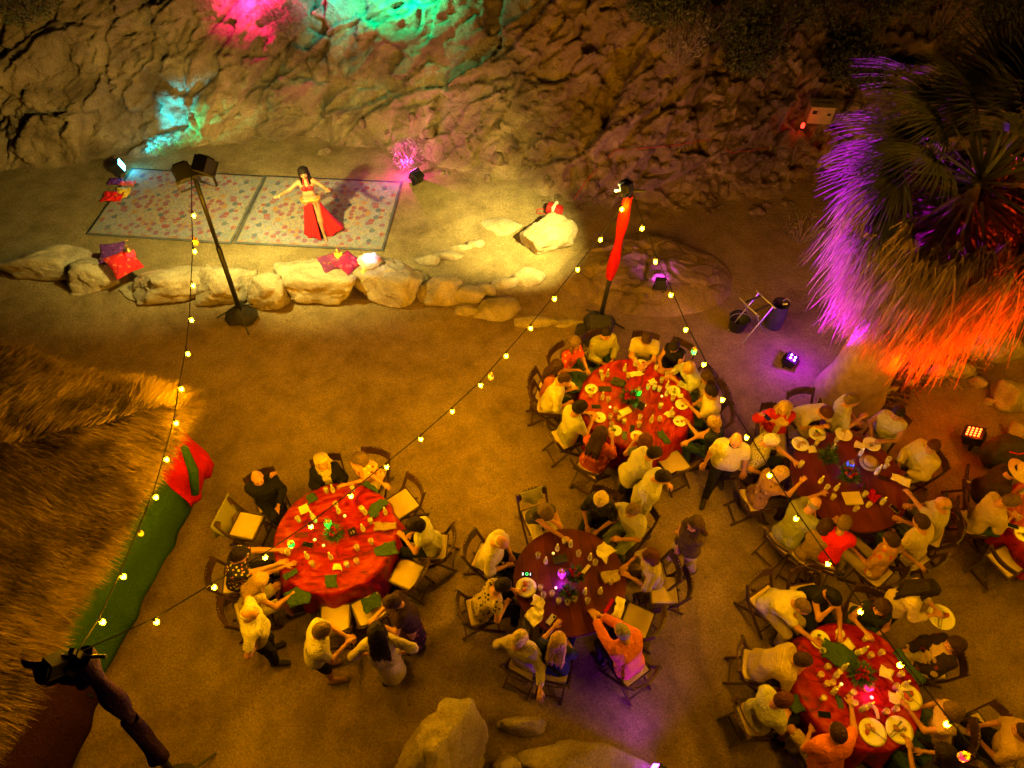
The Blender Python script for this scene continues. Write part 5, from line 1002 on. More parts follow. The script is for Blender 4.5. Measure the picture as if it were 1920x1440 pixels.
person('woman with blond-streaked hair in brown print raising a drink', 1464, 888, 'T4', 'woman with blond-streaked hair', fem=True, lean=12, hp=20, la='lap', ra=(1500, 905, .95), top=cloth((0.3, 0.16, 0.08), 'floral', (.5, .36, .18), (.12, .06, .03), 24), sleeve=.4, bot=DBR, hair=('bob', 'blond'), hands=('relax', 'grip'))
person('white-haired man in speckled shirt holding a glass', 1448, 826, 'T4', 'white-haired man in speckled shirt', lean=10, hp=20, la=(1499, 872, .86), ra=(1432, 890, .7), top=cloth((0.4, 0.35, 0.24), 'floral', (.05, .05, .05), (.12, .10, .08), 60), sleeve=.8, bot=NAVY, hair=('short', 'white'), belly=.8, hands=('grip', 'relax'))
# ---------------- table five: bottom right
person('grey-haired man in white tee leaning over a shared plate', 1506, 1138, 'T5', 'grey-haired man in white tee', lean=30, hp=28, la='lap', ra=(1527, 1202, .80), top=cloth((0.56, 0.496, 0.36)), sleeve=.8, bot=CRM, hair=('buzz', 'ash'), belly=.4)
person('black-haired woman in sleeveless black hiding her face in one hand', 1563, 1122, 'T5', 'black-haired woman in sleeveless black', fem=True, lean=20, hp=34, la=(1575, 1185, .80), ra='brow', top=BLK, sleeve=0, bot=NAVY, hair=('short', 'black'))
person('long brown haired woman in dark halter top under a bulb', 1652, 1140, 'T5', 'woman in dark halter top', fem=True, lean=8, hp=12, hy=-25, la='lap', ra='chest', top=cloth((0.022, 0.03, 0.018)), sleeve=0, bot=M_GREEN, hair=('long', 'brown'))
person('waitress with dark hair and pale blouse carrying a stacked plate', 1743, 1105, -30, fem=True, sit=False, lean=8, hp=22, la='hold', ra='hold', top=cloth((0.48, 0.384, 0.336)), sleeve=1.7, bot=DTR, hair=('long', 'dark'))
person('woman in black-and-cream jacket sitting back from the red table', 1789, 1209, 178, 'woman in black-and-cream jacket', fem=True, lean=-4, hp=4, la='lap', ra='lap', legs='cross', top=cloth((0.5, 0.36, 0.2)), sleeve=.4, over=cloth((0.03, 0.02, 0.018), 'floral', (.35, .25, .14), (.14, .03, .05), 12), bot=CRM, hair=('bob', 'brown'), vn=.05)
person('woman in tan top and denim shorts with crossed arms', 1783, 1332, 'T5', 'woman in tan top and denim shorts', fem=True, lean=10, hp=16, la='tablein', ra='lap', top=cloth((0.46, 0.32, 0.16)), sleeve=.4, bot=JEAN, blen='shorts', hair=('bob', 'ash'))
person('person with long dark hair in black at the bottom edge', 1770, 1412, 'T5', 'person with long dark hair in black', fem=True, lean=18, hp=24, la=(1706, 1408, .80), ra='lap', top=BLK, sleeve=.4, bot=M_GREEN, hair=('wavy', 'dark'))
person('brown-haired man in orange shirt reaching up the red table', 1570, 1372, 100, 'man in orange shirt', lean=14, hp=12, la='lap', ra=(1596, 1325, .84), legs='spread', top=cloth((0.66, 0.17, 0.03)), sleeve=.8, bot=cloth((0.5, 0.38, 0.2)), blen='shorts', hair=('short', 'brown'), hands=('relax', 'grip'), belly=.4, bodyw=1.08)
person('brown-haired man in pale polo with a green napkin on his lap', 1470, 1312, 'T5', 'man in pale polo', lean=8, hp=20, la='lap', ra='lap', top=cloth((0.464, 0.448, 0.304)), sleeve=.75, bot=NAVY, hair=('short', 'red'))
person('brown-haired man in thin-striped shirt stretched toward the red table', 1507, 1238, 'T5', 'man in thin-striped shirt', lean=38, hp=8, la='table', ra='table', top=cloth((0.448, 0.352, 0.176), 'stripe', (.36, .27, .13), None, 16), sleeve=.8, bot=DBR, hair=('short', 'brown'), bodyw=1.05)
# ---------------- table six: right edge
person('grey-haired man in cream shirt looking at his phone', 1896, 940, 'T6', 'man looking at his phone', lean=10, hp=30, la='chest', ra='chest', top=cloth((0.48, 0.368, 0.176)), sleeve=1.7, bot=M_GREEN, hair=('short', 'ash'))
person('person in dark jacket and wide straw hat at the right edge', 1908, 886, -20, 'person in wide straw hat', lean=12, hp=16, la='lap', ra='lap', top=cloth((0.05, 0.03, 0.02)), sleeve=1.9, bot=DTR, hair=('short', 'dark'), hat=mat('straw_hat', (.55, .36, .14), .85, (.62, .44, .2), 30), bodyw=1.08)
person('seated person in tan shirt cut by the right edge beside table five', 1918, 1372, 150, 'person in tan shirt at the edge', lean=6, hp=12, la='lap', ra='lap', top=cloth((0.46, 0.3, 0.14)), sleeve=1.0, bot=DTR, hair=('short', 'brown'))
# ---------------- the dancer
def dancer():
    RED = mat('red_chiffon', (.60, .012, .02), .6, (.48, .008, .015), 5, .3, 20); GOLD = mat('gold_coins', (.75, .42, .12), .35, metal=.7)
    b, org, phi, A, s, hc = person('belly dancer in red costume with arms spread on the rug', 569, 325, -78, fem=True, sit=False, lean=-3, hp=12, hy=4, la='bent', ra='wide', legs='walkl', top=None, bot=None, hair=('wavy', 'dark'), shoes=None, s=.97, hands=('flat', 'flat'))
    pel = np.array([0, 0, .95]); chs = np.array([0, -.005, 1.29]); nm = lambda n, p, h, m, **k: obj(n, mkmesh(n, (lambda q: q[0] * s)(VF := sdf_mesh(p, h, **k)), VF[1], m), b)
    nm('bra_top', [ell(chs + [q * .060, .082, .006], (.066, .056, .060), k=.01) for q in (-1, 1)] + [cap(chs + [-.13, .01, .0], chs + [.13, .01, .0], .018, k=.02), cap(chs + [-.05, .10, .05], chs + [-.045, .03, .19], .011, k=.01), cap(chs + [.05, .10, .05], chs + [.045, .03, .19], .011, k=.01)], .011, RED)
    nm('hip_belt', [cap(pel + [q * .06, -.005, .035], pel + [q * .10, -.005, .02], .122, k=.05, cuts=(((0, 0, 1), (0, 0, .93)), ((0, 0, -1), (0, 0, 1.01)))) for q in (-1, 1)], .014, GOLD, wr=.006, wf=40)
    V = []; n, k = 90, 26                         # flared skirt panels with the thigh slit on her left
    for i in range(n + 1):
        a = R(122) + (2 * pi - R(26)) * i / n
        for j in range(k + 1):
            t = j / k; rr = .135 + .13 * t ** 1.15 + .012 * t * sin(a * 13) + .03 * t * sin(a * 4 + 1); rr *= 1 + .75 * t * max(0, cos(a - 3.3)) ** 2; V.append((cos(a) * rr * 1.08, sin(a) * rr * .92 - .01, .965 - .90 * t + .02 * t * sin(a * 7)))
    ii, jj = np.meshgrid(np.arange(n), np.arange(k), indexing='ij'); q = (ii * (k + 1) + jj).ravel(); o = obj('skirt', mkmesh('skirt', np.array(V) * s, np.stack([q, q + k + 1, q + k + 2, q + 1], -1), RED), b); md = o.modifiers.new('t', 'SOLIDIFY'); md.thickness = .006
    for q in (-1, 1):
        a, e, w = A[q]; y = (w - e) / np.linalg.norm(w - e); MB().tube([w - y * .02, w - y * .05], .036, 10).build('bracelet', GOLD, b).scale = (s, s, s)
dancer()

# ================================================================== chairs
def chair_proto():
    root = empty('folding_chair', (0, 0, 0)); w = .205
    s = MB().box((0, .0, .452), (.385, .37, .035)).build('seat_pad', M_PAD, root, bevel=.012)
    MB().box((0, .195, .432), (.43, .025, .05)).box((0, -.195, .432), (.43, .025, .05)).box((.203, 0, .432), (.025, .364, .05)).box((-.203, 0, .432), (.025, .364, .05)).build('seat_frame', M_WOODD, root)
    me = MB().bar((0, .27, .0), (0, -.16, .46), .024, .042).bar((0, -.16, .455), (0, -.30, .80), .024, .042).mesh('leg', M_WOODD); m2 = MB().bar((0, .16, .43), (0, -.33, .0), .022, .038).mesh('rear_leg', M_WOODD)
    for q in (-1, 1): obj('leg', me, root, (q * (w + .024), 0, 0)); obj('rear_leg', m2, root, (q * (w - .028), 0, 0))
    b = MB(); n = 8
    for i in range(n):
        x0, x1 = -w - .02 + (2 * w + .04) * i / n, -w - .02 + (2 * w + .04) * (i + 1) / n; c = lambda x: -.275 - .05 * (1 - (x / w) ** 2)
        b.bar((x0, c(x0) + .0, .735), (x1, c(x1), .735), .020, .13, up=(0, -.35, 1))
    b.build('backrest', M_WOODD, root)
    rv = MB().ball((0, 0, 0), .008, 6, 4).mesh('rivet', M_STEEL)
    for x in (-.05, 0, .05): obj('rivet', rv, root, (x, -.325, .812))
    MB().bar((-w - .02, .20, .075), (w + .02, .20, .075), .022, .03).build('stretcher', M_WOODD, root); MB().bar((-w + .03, -.27, .055), (w - .03, -.27, .055), .022, .03).build('stretcher', M_WOODD, root)
    return root
CP = chair_proto(); first = [True]
def chair(p, rz, label):
    o = CP if first[0] else copy_tree(CP); first[0] = False
    o.location = (float(p[0]), float(p[1]), 0); o.rotation_euler = (0, 0, rz); return tag(o, label, 'chair', 'dark wooden folding chairs')
for org, phi, sh_ in CH:
    d = rot('z', phi) @ np.array([0, -.02, 0]); chair(org + d, phi, 'dark wooden folding chair under the ' + sh_)
def empty_chair(px, py, face, label):
    p = at(px, py, .46); t = TB.get(face) if isinstance(face, str) else None
    a = math.atan2(t[1] - p[1], t[0] - p[0]) if t is not None else R(face); return chair(p, a - pi / 2, label)
empty_chair(754, 944, 'T1', 'empty cream-seated chair at the upper right of the palapa table'); empty_chair(762, 1075, 'T1', 'empty cream-seated chair at the lower right of the palapa table'); empty_chair(628, 1160, 'T1', 'empty chair below the palapa table beside the standing man'); empty_chair(692, 1142, 'T1', 'empty chair with a green napkin on its seat')
sc_ = empty_chair(462, 985, 'T1', 'chair with an olive shawl by the bald man in black'); empty_chair(1263, 868, 'T2', 'empty chair beside the bending waiter'); empty_chair(1194, 1163, 'T3', 'empty chair between pink shirt and lavender top'); empty_chair(1244, 1106, 'T3', 'empty chair behind the woman in lavender-grey')
empty_chair(1888, 1052, 'T6', 'empty cream-seated chair near the right edge'); empty_chair(1427, 1338, 20, 'dark empty chair pushed back behind the pale polo'); empty_chair(1836, 962, 'T6', 'empty chair behind the man looking at his phone'); empty_chair(1832, 1375, 200, 'empty chair turned sideways near the bottom right corner')
def drape(p, rz, m, label, w=.5, drop=.45, z=.83, seed=0):
    n, k = 24, 20; V = []
    for i in range(n + 1):
        x = -w / 2 + w * i / n
        for j in range(k + 1):
            t = j / k * 2 - 1; y = -.31 + .05 * t + .03 * abs(t) * np.sign(t); V.append((x * (1 + .06 * sin(5 * t + seed)), y + .02 * sin(x * 30 + seed) * abs(t), z + .012 - drop * abs(t) ** 1.3 * (.8 + .2 * sin(x * 14 + seed))))
    ii, jj = np.meshgrid(np.arange(n), np.arange(k), indexing='ij'); q = (ii * (k + 1) + jj).ravel(); o = obj('draped_garment', mkmesh('draped_garment', np.array(V), np.stack([q, q + k + 1, q + k + 2, q + 1], -1), m), None, (p[0], p[1], 0), (0, 0, rz)); md = o.modifiers.new('t', 'SOLIDIFY'); md.thickness = .015
    return tag(o, label, 'garment')
drape(sc_.location, sc_.rotation_euler.z, mat('glitter_shawl', (.16, .15, .06), .4, (.30, .28, .12), 90), 'glittery olive shawl draped over a chair back', .56, .55)
q = CH[[i for i, c in enumerate(CH) if 'charcoal' in c[2]][0]]; drape(q[0], q[1], WHT, 'white jacket hung on the chair of the charcoal top', .34, .3, seed=2)

# ================================================================== tables
M_TWOOD = mat('red_brown_plank', (.075, .009, .006), .42, (.12, .018, .010), 5, .12, 50); M_TW2 = mat('red_brown_plank_dark', (.06, .008, .005), .4, (.10, .015, .009), 5, .12, 50)
def redcloth():
    m, nt, b, N, L = _nodes('red_satin_cloth'); b.inputs['Roughness'].default_value = .42; b.inputs['Specular IOR Level'].default_value = .2
    tc = N('ShaderNodeTexCoord'); mp = N('ShaderNodeMapping'); mp.inputs['Rotation'].default_value = (0, 0, .9); mp.inputs['Scale'].default_value = (1.0, 2.2, 1.0); L(tc.outputs['Object'], mp.inputs[0])
    nz = N('ShaderNodeTexNoise'); nz.inputs['Scale'].default_value = 3.2; nz.inputs['Detail'].default_value = 7; nz.inputs['Roughness'].default_value = .65; nz.inputs['Distortion'].default_value = 1.2; L(mp.outputs[0], nz.inputs['Vector'])
    r = N('ShaderNodeValToRGB'); cr = r.color_ramp; cr.elements.new(.5); cr.elements.new(.6)
    for e, (p, c) in zip(cr.elements, ((.40, (.11, .002, .004)), (.475, (.25, .004, .007)), (.55, (.30, .008, .008)), (.64, (.34, .055, .022)))): e.position = p; e.color = c4(c)
    L(nz.outputs['Fac'], r.inputs[0]); L(r.outputs[0], b.inputs['Base Color'])
    bp = N('ShaderNodeBump'); bp.inputs['Strength'].default_value = .25; bp.inputs['Distance'].default_value = .02; L(nz.outputs['Fac'], bp.inputs['Height']); L(bp.outputs[0], b.inputs['Normal']); return m
M_REDT = redcloth()
def table(key, planks, label, clothlabel=None, rz=.3):
    t = TB[key]; r = t[2]; root = empty('round_table', (t[0], t[1], 0), rz)
    if planks:
        n = 9; w = 2 * r / n
        for i in range(n):
            x0, x1 = -r + i * w + .002, -r + (i + 1) * w - .002; mb = MB(); pts = []
            for j in range(9): x = x0 + (x1 - x0) * j / 8; pts.append((x, math.sqrt(max(0, r * r - x * x))))
            P = pts + [(x, -y) for x, y in reversed(pts)]; top = [(x, y, .76 - .0015 * (i % 2)) for x, y in P]; bot = [(x, y, .73) for x, y in P]
            mb.poly(list(reversed(top))); mb.poly(bot)
            for a in range(len(P)): b_ = (a + 1) % len(P); mb.poly([top[a], top[b_], bot[b_], bot[a]])
            mb.build('plank', M_TWOOD if (i * 7) % 3 else M_TW2, root)
        MB().lathe([(r - .02, .715), (r + .012, .715), (r + .012, .752), (r - .0, .7525)], 64, cap=False).build('edge_band', M_TW2, root, smooth=True)
    else: MB().lathe([(r - .01, .72), (r, .725), (r, .752), (r - .01, .757)], 56).build('tabletop', M_TWOOD, root, smooth=True)
    for q in (-1, 1):
        for e in (-1, 1): MB().bar((q * .42, e * .30, .72), (q * .46, e * .40, 0), .035, .035).build('leg', M_BLACK, root)
        MB().bar((q * .45, -.38, .2), (q * .45, .38, .2), .025, .025).build('leg_brace', M_BLACK, root)
    tag(root, label, 'table', 'round dining tables')
    if clothlabel:
        V = []; n, rings = 96, [(.0, 0), (.35, 0), (.7, 0), (.97, 0), (1.012, -.006), (1.03, -.05), (1.06, -.18), (1.09, -.34), (1.11, -.50)]
        for f, dz in rings:
            for j in range(n):
                a = 2 * pi * j / n; d_ = max(0, -dz) * .13 * sin(a * 11 + 1.5 * sin(a * 3)); V.append((cos(a) * (r * f + d_), sin(a) * (r * f + d_), .766 + dz + (.0015 * sin(a * 9 + f * 20) if dz == 0 else 0)))
        ii, jj = np.meshgrid(np.arange(len(rings) - 1), np.arange(n), indexing='ij'); A_ = (ii * n + jj).ravel(); B_ = (ii * n + (jj + 1) % n).ravel()
        o = obj('tablecloth', mkmesh('tablecloth', np.array(V), np.stack([A_, A_ + n, B_ + n, B_], -1)[:, ::-1], M_REDT), None, (t[0], t[1], 0), (0, 0, rz)); tag(o, clothlabel, 'tablecloth', 'mottled red tablecloths')
table('T1', False, 'round table under red cloth beside the palapa', 'mottled red tablecloth on the table beside the palapa', .2); table('T2', False, 'round table under red cloth by the scarfed stand', 'mottled red tablecloth on the table by the scarfed stand', 1.4)
table('T3', True, 'bare dark red-brown plank table in the middle', rz=.15); table('T4', True, 'bare dark red-brown plank table near the palm', rz=.05); table('T5', False, 'round table under red cloth at the lower right', 'mottled red tablecloth on the lower right table', 2.6); table('T6', False, 'round table under red cloth cut by the right edge', 'mottled red tablecloth cut by the right edge', .8)
# ================================================================== things on the tables
ZT = .768
M_WATER = clearmat('pale_drink', (.75, .55, .30), .55, .1); M_ICE = clearmat('iced_drink', (.85, .75, .6), .6, .15)
ME_GLASS = MB().lathe([(.028, .002), (.031, .01), (.037, .105), (.0385, .108), (.0345, .106), (.029, .014), (.001, .012)], 12, cap=False).mesh('tumbler_wall', M_GLASS, True)
ME_DRINK = MB().lathe([(.001, .013), (.0285, .0135), (.0325, .06), (.001, .061)], 12, cap=False).mesh('drink', M_WATER, True)
ME_DRINK2 = MB().lathe([(.001, .013), (.0285, .0135), (.0335, .08), (.001, .081)], 12, cap=False).mesh('drink', M_ICE, True)
ME_BOT = MB().lathe([(.03, 0), (.033, .01), (.033, .10), (.026, .13), (.012, .155), (.012, .19)], 12).mesh('bottle_body', clearmat('bottle_glass', (.85, .85, .8), .30), True)
ME_CAP = MB().lathe([(.014, .19), (.015, .195), (.015, .215), (.012, .218)], 10).mesh('bottle_cap', M_WHITE, True)
ME_LBL = MB().lathe([(.0338, .03), (.0338, .085)], 14, cap=False).mesh('bottle_label', M_PAPER, True)
def plate_mesh(): return MB().lathe([(.001, .004), (.085, .004), (.10, .008), (.135, .018), (.137, .021), (.10, .013), (.085, .009), (.001, .0085)][::-1], 28, cap=False).mesh('plate_dish', M_WHITE, True)
ME_PLATE = plate_mesh()
FOODM = [mat('food_brown', (.20, .09, .035), .6, (.30, .15, .06), 30), mat('food_green', (.07, .11, .025), .6, (.12, .15, .04), 30), mat('food_tan', (.42, .26, .10), .6), mat('food_red', (.35, .06, .03), .5)]
ME_FOOD = []
for k in range(4):
    V, F = ICO[2]; V = V * (1 + .35 * fbm(V * 2 + k * 7, 3, k))[:, None] * np.array([.036, .026, .016]) + np.array([0, 0, .018]); ME_FOOD.append(mkmesh('food', V, F, FOODM[k]))
def cutlery(L_=.19, m=M_STEEL): return MB().bar((0, -L_ / 2, .022), (0, L_ * .2, .024), .009, .003).box((0, L_ * .36, .025), (.02, L_ * .30, .003)).mesh('fork', m)
ME_FORK = cutlery(); ME_KNIFE = MB().bar((0, -.10, .022), (0, .0, .024), .012, .004).bar((0, .0, .024), (0, .11, .024), .016, .002).mesh('knife', M_STEEL)
gi = np.random.default_rng(9)
def before(p, what):
    c = min(CH, key=lambda c: np.linalg.norm(np.array(c[0])[:2] - np.array(p)[:2])); return what + ' nearest the ' + c[2], what + 's nearest the ' + c[2]
def glass(p, lab, grp):
    if grp: lab, grp = before(p, 'clear tumbler')
    r = empty('drinking_glass', p, gi.uniform(0, 6)); obj('tumbler', ME_GLASS, r)
    if gi.random() < .75: obj('drink', ME_DRINK if gi.random() < .5 else ME_DRINK2, r)
    return tag(r, lab, 'glass', grp)
def bottle(p, lab, grp):
    if grp: lab, grp = before(p, 'small capped bottle')
    r = empty('small_bottle', p, gi.uniform(0, 6)); obj('bottle_body', ME_BOT, r); obj('cap', ME_CAP, r); obj('paper_label', ME_LBL, r); r.scale = (.92, .92, .92); return tag(r, lab, 'bottle', grp)
def plate(p, lab, grp, sc=1.0, full=3, fork=True):
    if 'leftovers on' in lab: lab, grp = before(p, 'white leftover plate')
    r = empty('dinner_plate', p, gi.uniform(0, 6)); obj('dish', ME_PLATE, r)
    for k in range(full):
        a = gi.uniform(0, 6.3); d = gi.uniform(.02, .065); s = gi.uniform(.7, 1.25); obj('food', ME_FOOD[int(gi.integers(0, 4))], r, (cos(a) * d, sin(a) * d, 0), (0, 0, gi.uniform(0, 6)), (s, s, s))
    if fork: obj('fork', ME_FORK, r, (.03, -.03, 0), (0, 0, .5)); 
    if fork and gi.random() < .6: obj('knife', ME_KNIFE, r, (-.01, -.04, 0), (0, 0, .7))
    r.scale = (sc, sc, sc); return tag(r, lab, 'plate', grp)
def napkin(p, lab, grp=None, m=None, w=.22, d=.16, rz=0.0, seed=0, h=.02, crump=1.0):
    n, k = 14, 12; X, Y = np.meshgrid(np.linspace(-.5, .5, n), np.linspace(-.5, .5, k), indexing='ij'); P = np.stack([X.ravel() * w, Y.ravel() * d, 0 * X.ravel()], -1); P[:, :2] *= .86; P[:, :2] += (np.stack([fbm(P * 8 + seed, 3, seed), fbm(P * 8 + seed, 3, seed + 5)], -1)) * .055 * crump
    P[:, 2] = 1.5 * h * (.5 + .5 * fbm(P * 13 + seed * 3, 3, seed)) * crump + .012 * (np.floor((X.ravel() + .5) * 2.01) % 2) * (1 - crump * .5) + .004
    i, j = np.meshgrid(np.arange(n - 1), np.arange(k - 1), indexing='ij'); a = (i * k + j).ravel(); o = obj('napkin', mkmesh('napkin', P, np.stack([a, a + k, a + k + 1, a + 1], -1), m or M_GREEN), None, p, (0, 0, rz)); md = o.modifiers.new('t', 'SOLIDIFY'); md.thickness = .006; md.offset = 1
    return tag(o, lab, 'napkin', grp)
M_SCREEN = mat('phone_glass', (.01, .011, .014), .12); M_PHONEW = mat('pale_phone_case', (.55, .52, .46), .4); M_GRNPH = mat('green_phone_case', (.05, .10, .06), .5)
def phone(p, rz, lab, body=M_BLACK, screen=M_SCREEN, cam_=False):
    r = empty('smartphone', p, rz); MB().box((0, 0, .005), (.075, .155, .009)).build('case', body, r, bevel=.003); MB().box((0, 0, .0105), (.066, .142, .0015)).build('screen', screen, r)
    if cam_: MB().box((.018, .052, .0125), (.028, .034, .003)).lathe([(.006, .013), (.006, .0165)], 8, (.012, .06, 0)).lathe([(.006, .013), (.006, .0165)], 8, (.025, .045, 0)).build('camera_bump', M_BLACK, r)
    return tag(r, lab, 'phone')
M_BRASS = mat('lantern_metal', (.35, .22, .08), .4, metal=.8); M_LEAFG = mat('bouquet_leaf', (.03, .07, .02), .6, (.05, .10, .03), 20)
def lantern(p, col, estr, w, lab, hang=False, sc=1.0, lightz=.12):
    r = empty('lantern', p); gm = glow('lantern_glass', col, estr)
    MB().lathe([(.035, .018), (.052, .035), (.055, .10), (.045, .125)], 10, cap=False).build('glass', gm, r, smooth=True)
    f = MB().lathe([(.058, 0), (.06, .012), (.04, .02), (.001, .02)], 10, cap=False).lathe([(.05, .124), (.048, .135), (.022, .165), (.008, .175), (.008, .19)], 10, cap=False)
    for k in range(6): a = k * pi / 3; f.tube([(.056 * cos(a), .056 * sin(a), .012), (.058 * cos(a), .058 * sin(a), .07), (.05 * cos(a), .05 * sin(a), .128)], .004, 4)
    n = 12; f.tube([(.028 * cos(pi * i / n), 0, .185 + .035 * sin(pi * i / n)) for i in range(n + 1)], .003, 4); f.build('frame', M_BRASS, r); r.scale = (sc, sc, sc)
    if w: point('lantern_light', np.array(p) + np.array([0, -.09 * sc, lightz]), [min(1, c) for c in col], w, .03)
    return tag(r, lab, 'lantern', 'coloured lanterns')
def bouquet(p, lab, cols, seed=0, sc=1.0, n=6):
    g = np.random.default_rng(60 + seed); r = empty('flower_arrangement', p); mb = MB().lathe([(.04, 0), (.055, .04), (.05, .075), (.001, .07)], 12, cap=False); mb.build('vase', M_BRASS, r, smooth=True)
    k = 150; u = g.normal(size=(k, 3)); u[:, 2] = np.abs(u[:, 2]) * .5; u /= np.linalg.norm(u, axis=1, keepdims=True); P = u * .05 + np.array([0, 0, .07]); V, F = strips(P, u + [0, 0, .2], g.uniform(.06, .14, k), g.uniform(.025, .04, k), .5, 2, gen=g)
    o = obj('leaves', mkmesh('leaves', V, F, M_LEAFG), r); o['kind'] = 'stuff'
    for i in range(n):
        a = i * 2.4 + seed; d = .03 + .055 * (i / n); c = cols[i % len(cols)]; m = mat('rose_petals', c, .55, [q * .6 for q in c], 40); b = MB()
        for L_ in range(4):
            for j in range(5):
                t = j * 1.2566 + L_ * .6; rr = .030 - L_ * .006; q0 = np.array([cos(t), sin(t)]); q1 = np.array([cos(t + 1.3), sin(t + 1.3)]); h0 = .005 * L_; b.poly([(q0[0] * rr * .35, q0[1] * rr * .35, h0 - .008), (q0[0] * rr, q0[1] * rr, h0 + .014), ((q0 + q1)[0] * rr * .62, (q0 + q1)[1] * rr * .62, h0 + .020), (q1[0] * rr, q1[1] * rr, h0 + .014), (q1[0] * rr * .35, q1[1] * rr * .35, h0 - .008)])
        b.build('rose', m, r, (cos(a) * d, sin(a) * d, .125 + .02 * g.random()), (g.uniform(-.4, .4), g.uniform(-.4, .4), 0))
    r.scale = (sc, sc, sc); return tag(r, lab, 'flowers', 'rose centrepieces')
def tealight(p, lab, grp):
    r = empty('tealight', p); MB().lathe([(.022, 0), (.024, .002), (.024, .022), (.021, .020), (.001, .018)], 12, cap=False).build('holder', M_WHITE, r, smooth=True); MB().lathe([(.003, .018), (.005, .026), (.001, .038)], 6, cap=False).build('flame', glow('candle_flame', (1, .6, .15), 14), r); return tag(r, lab, 'candle', grp)
def card(p, rz, lab, size=(.13, .09), m=M_PAPER, name='card', cat='card', th=.004): return tag(MB().box((0, 0, th / 2 + .002), (size[0], size[1], th)).build(name, m, None, p, (0, 0, rz)), lab, cat)
def number_sign(p, rz, txt, lab, tilt=.9):
    r = empty('table_number', p, rz); M = Matrix.Rotation(-R(22), 3, 'X'); MB().box((0, 0, .085), (.115, .012, .15), M).build('frame', M_TW2, r); MB().box((0, -.008, .088), (.095, .004, .125), M).build('card', M_BLACK, r)
    if txt:
        cu = bpy.data.curves.new('digits', 'FONT'); cu.body = txt; cu.size = .075; cu.align_x = 'CENTER'; cu.align_y = 'CENTER'; cu.extrude = .0006; cu.materials.append(M_PAPER)
        tmp = bpy.data.objects.new('digits_text', cu); COL.objects.link(tmp); bpy.context.view_layer.update(); me = bpy.data.meshes.new_from_object(tmp.evaluated_get(bpy.context.evaluated_depsgraph_get())); bpy.data.objects.remove(tmp)
        o = obj('digits', me, r); o.location = (0, -.0125, .088); o.rotation_euler = (R(90) - R(22), 0, 0)
    MB().bar((0, .02, .10), (0, .08, .002), .03, .006).build('easel_leg', M_TW2, r); return tag(r, lab, 'table sign')
def Z(off, sc):
    return lambda x, y, z=ZT: at(off[0] + x / sc, off[1] + y / sc, z)
ROSE = [(.60, .01, .015), (.55, .02, .10), (.62, .10, .05)]
# ---- palapa table
q = Z((400, 820), 4.174); T_ = 'on the red table beside the palapa'
for x, y in ((890, 430), (1095, 415), (965, 540), (670, 655), (800, 660), (590, 915), (780, 1005), (1050, 1010), (1128, 985), (1130, 880), (1235, 670), (1165, 575), (1240, 830)): glass(q(x, y), 'clear tumbler ' + T_, 'tumblers ' + T_)
for x, y in ((940, 425), (985, 590), (740, 945), (925, 950), (1175, 730), (1192, 600), (1350, 600), (780, 630)): bottle(q(x, y), 'small capped bottle ' + T_, 'bottles ' + T_)
for k, (x, y, w, d, rz, lb) in enumerate(((770, 487, .2, .2, .4, 'folded green napkin nearest the blonde woman'), (1285, 555, .34, .2, .95, 'rolled green napkin beside the upper empty chair'), (1355, 880, .36, .22, .3, 'green napkin hanging by the woman in white top'), (925, 1128, .2, .24, .1, 'bunched green napkin at the near rim of the palapa table'), (615, 1065, .24, .1, .6, 'dark green napkin by the flat reaching hand'), (1240, 395, .30, .10, -.4, 'narrow green napkin by the orange blouse'))):
    napkin(q(x, y), lb, 'green napkins', M_GREEN, w, d, rz, k + 1)
napkin(at(697, 1135, .50), 'green napkin crumpled on the seat of an empty chair', 'green napkins', M_GREEN, .3, .26, .5, 9, .05); napkin(at(560, 1120, .70), 'green napkin on the lap of the tan top woman', 'green napkins', M_GREEN, .34, .3, .3, 10, .04)
card(q(710, 562), .5, 'square white paper napkin with a coaster look near green napkin', (.14, .14), M_PAPER, 'paper_napkin', 'napkin'); napkin(q(970, 1025), 'small paper napkin under a glass near the rim', None, M_PAPER, .15, .12, .1, 4, .02); card(q(690, 765), .05, 'flat red-brown card on the palapa table', (.19, .08), M_TWOOD, 'menu_card'); napkin(q(1350, 705), 'gold mesh evening bag before the woman in white', None, mat('gold_mesh', (.35, .24, .08), .45, (.2, .13, .04), 60), .36, .16, .15, 6, .04)
phone(q(740, 840), 1.35, 'black phone with a ring on the palapa table', cam_=True); lantern(q(905, 690), (.004, .7, .03), 2.2, 5, 'green glowing lantern beside the roses on the palapa table'); bouquet(q(960, 775), 'red roses with leaves on the palapa table', ROSE, 1); number_sign(q(1095, 760), .45, '15', 'small framed table number reading 15')
for x, y in ((1030, 618), (795, 805), (865, 850)): tealight(q(x, y), 'small white tealight on the palapa table', 'tealights on the palapa table')
# ---- stand table
q = Z((1000, 600), 4.8); T_ = 'on the red table by the scarfed stand'
for x, y in ((607, 490), (850, 520), (620, 540), (670, 735), (735, 830), (690, 890), (770, 900), (815, 930), (955, 895), (1150, 560), (1195, 510), (1250, 720), (1100, 445), (1130, 640), (1245, 870), (1130, 910), (700, 960), (1030, 620), (1085, 620), (1140, 790), (945, 960), (515, 690)): glass(q(x, y), 'clear tumbler ' + T_, 'tumblers ' + T_)
for x, y in ((665, 510), (820, 460), (620, 715), (1200, 615), (1195, 680), (1060, 920), (1235, 850), (910, 410)): bottle(q(x, y), 'small capped bottle ' + T_, 'bottles ' + T_)
for x, y, f in ((970, 400, 1), (520, 625, 3), (595, 880, 2), (1335, 765, 2), (1318, 915, 2), (735, 1000, 2), (935, 1050, 1), (1265, 640, 2)): plate(q(x, y), 'white plate with leftovers ' + T_, 'plates ' + T_, .8, f, False)
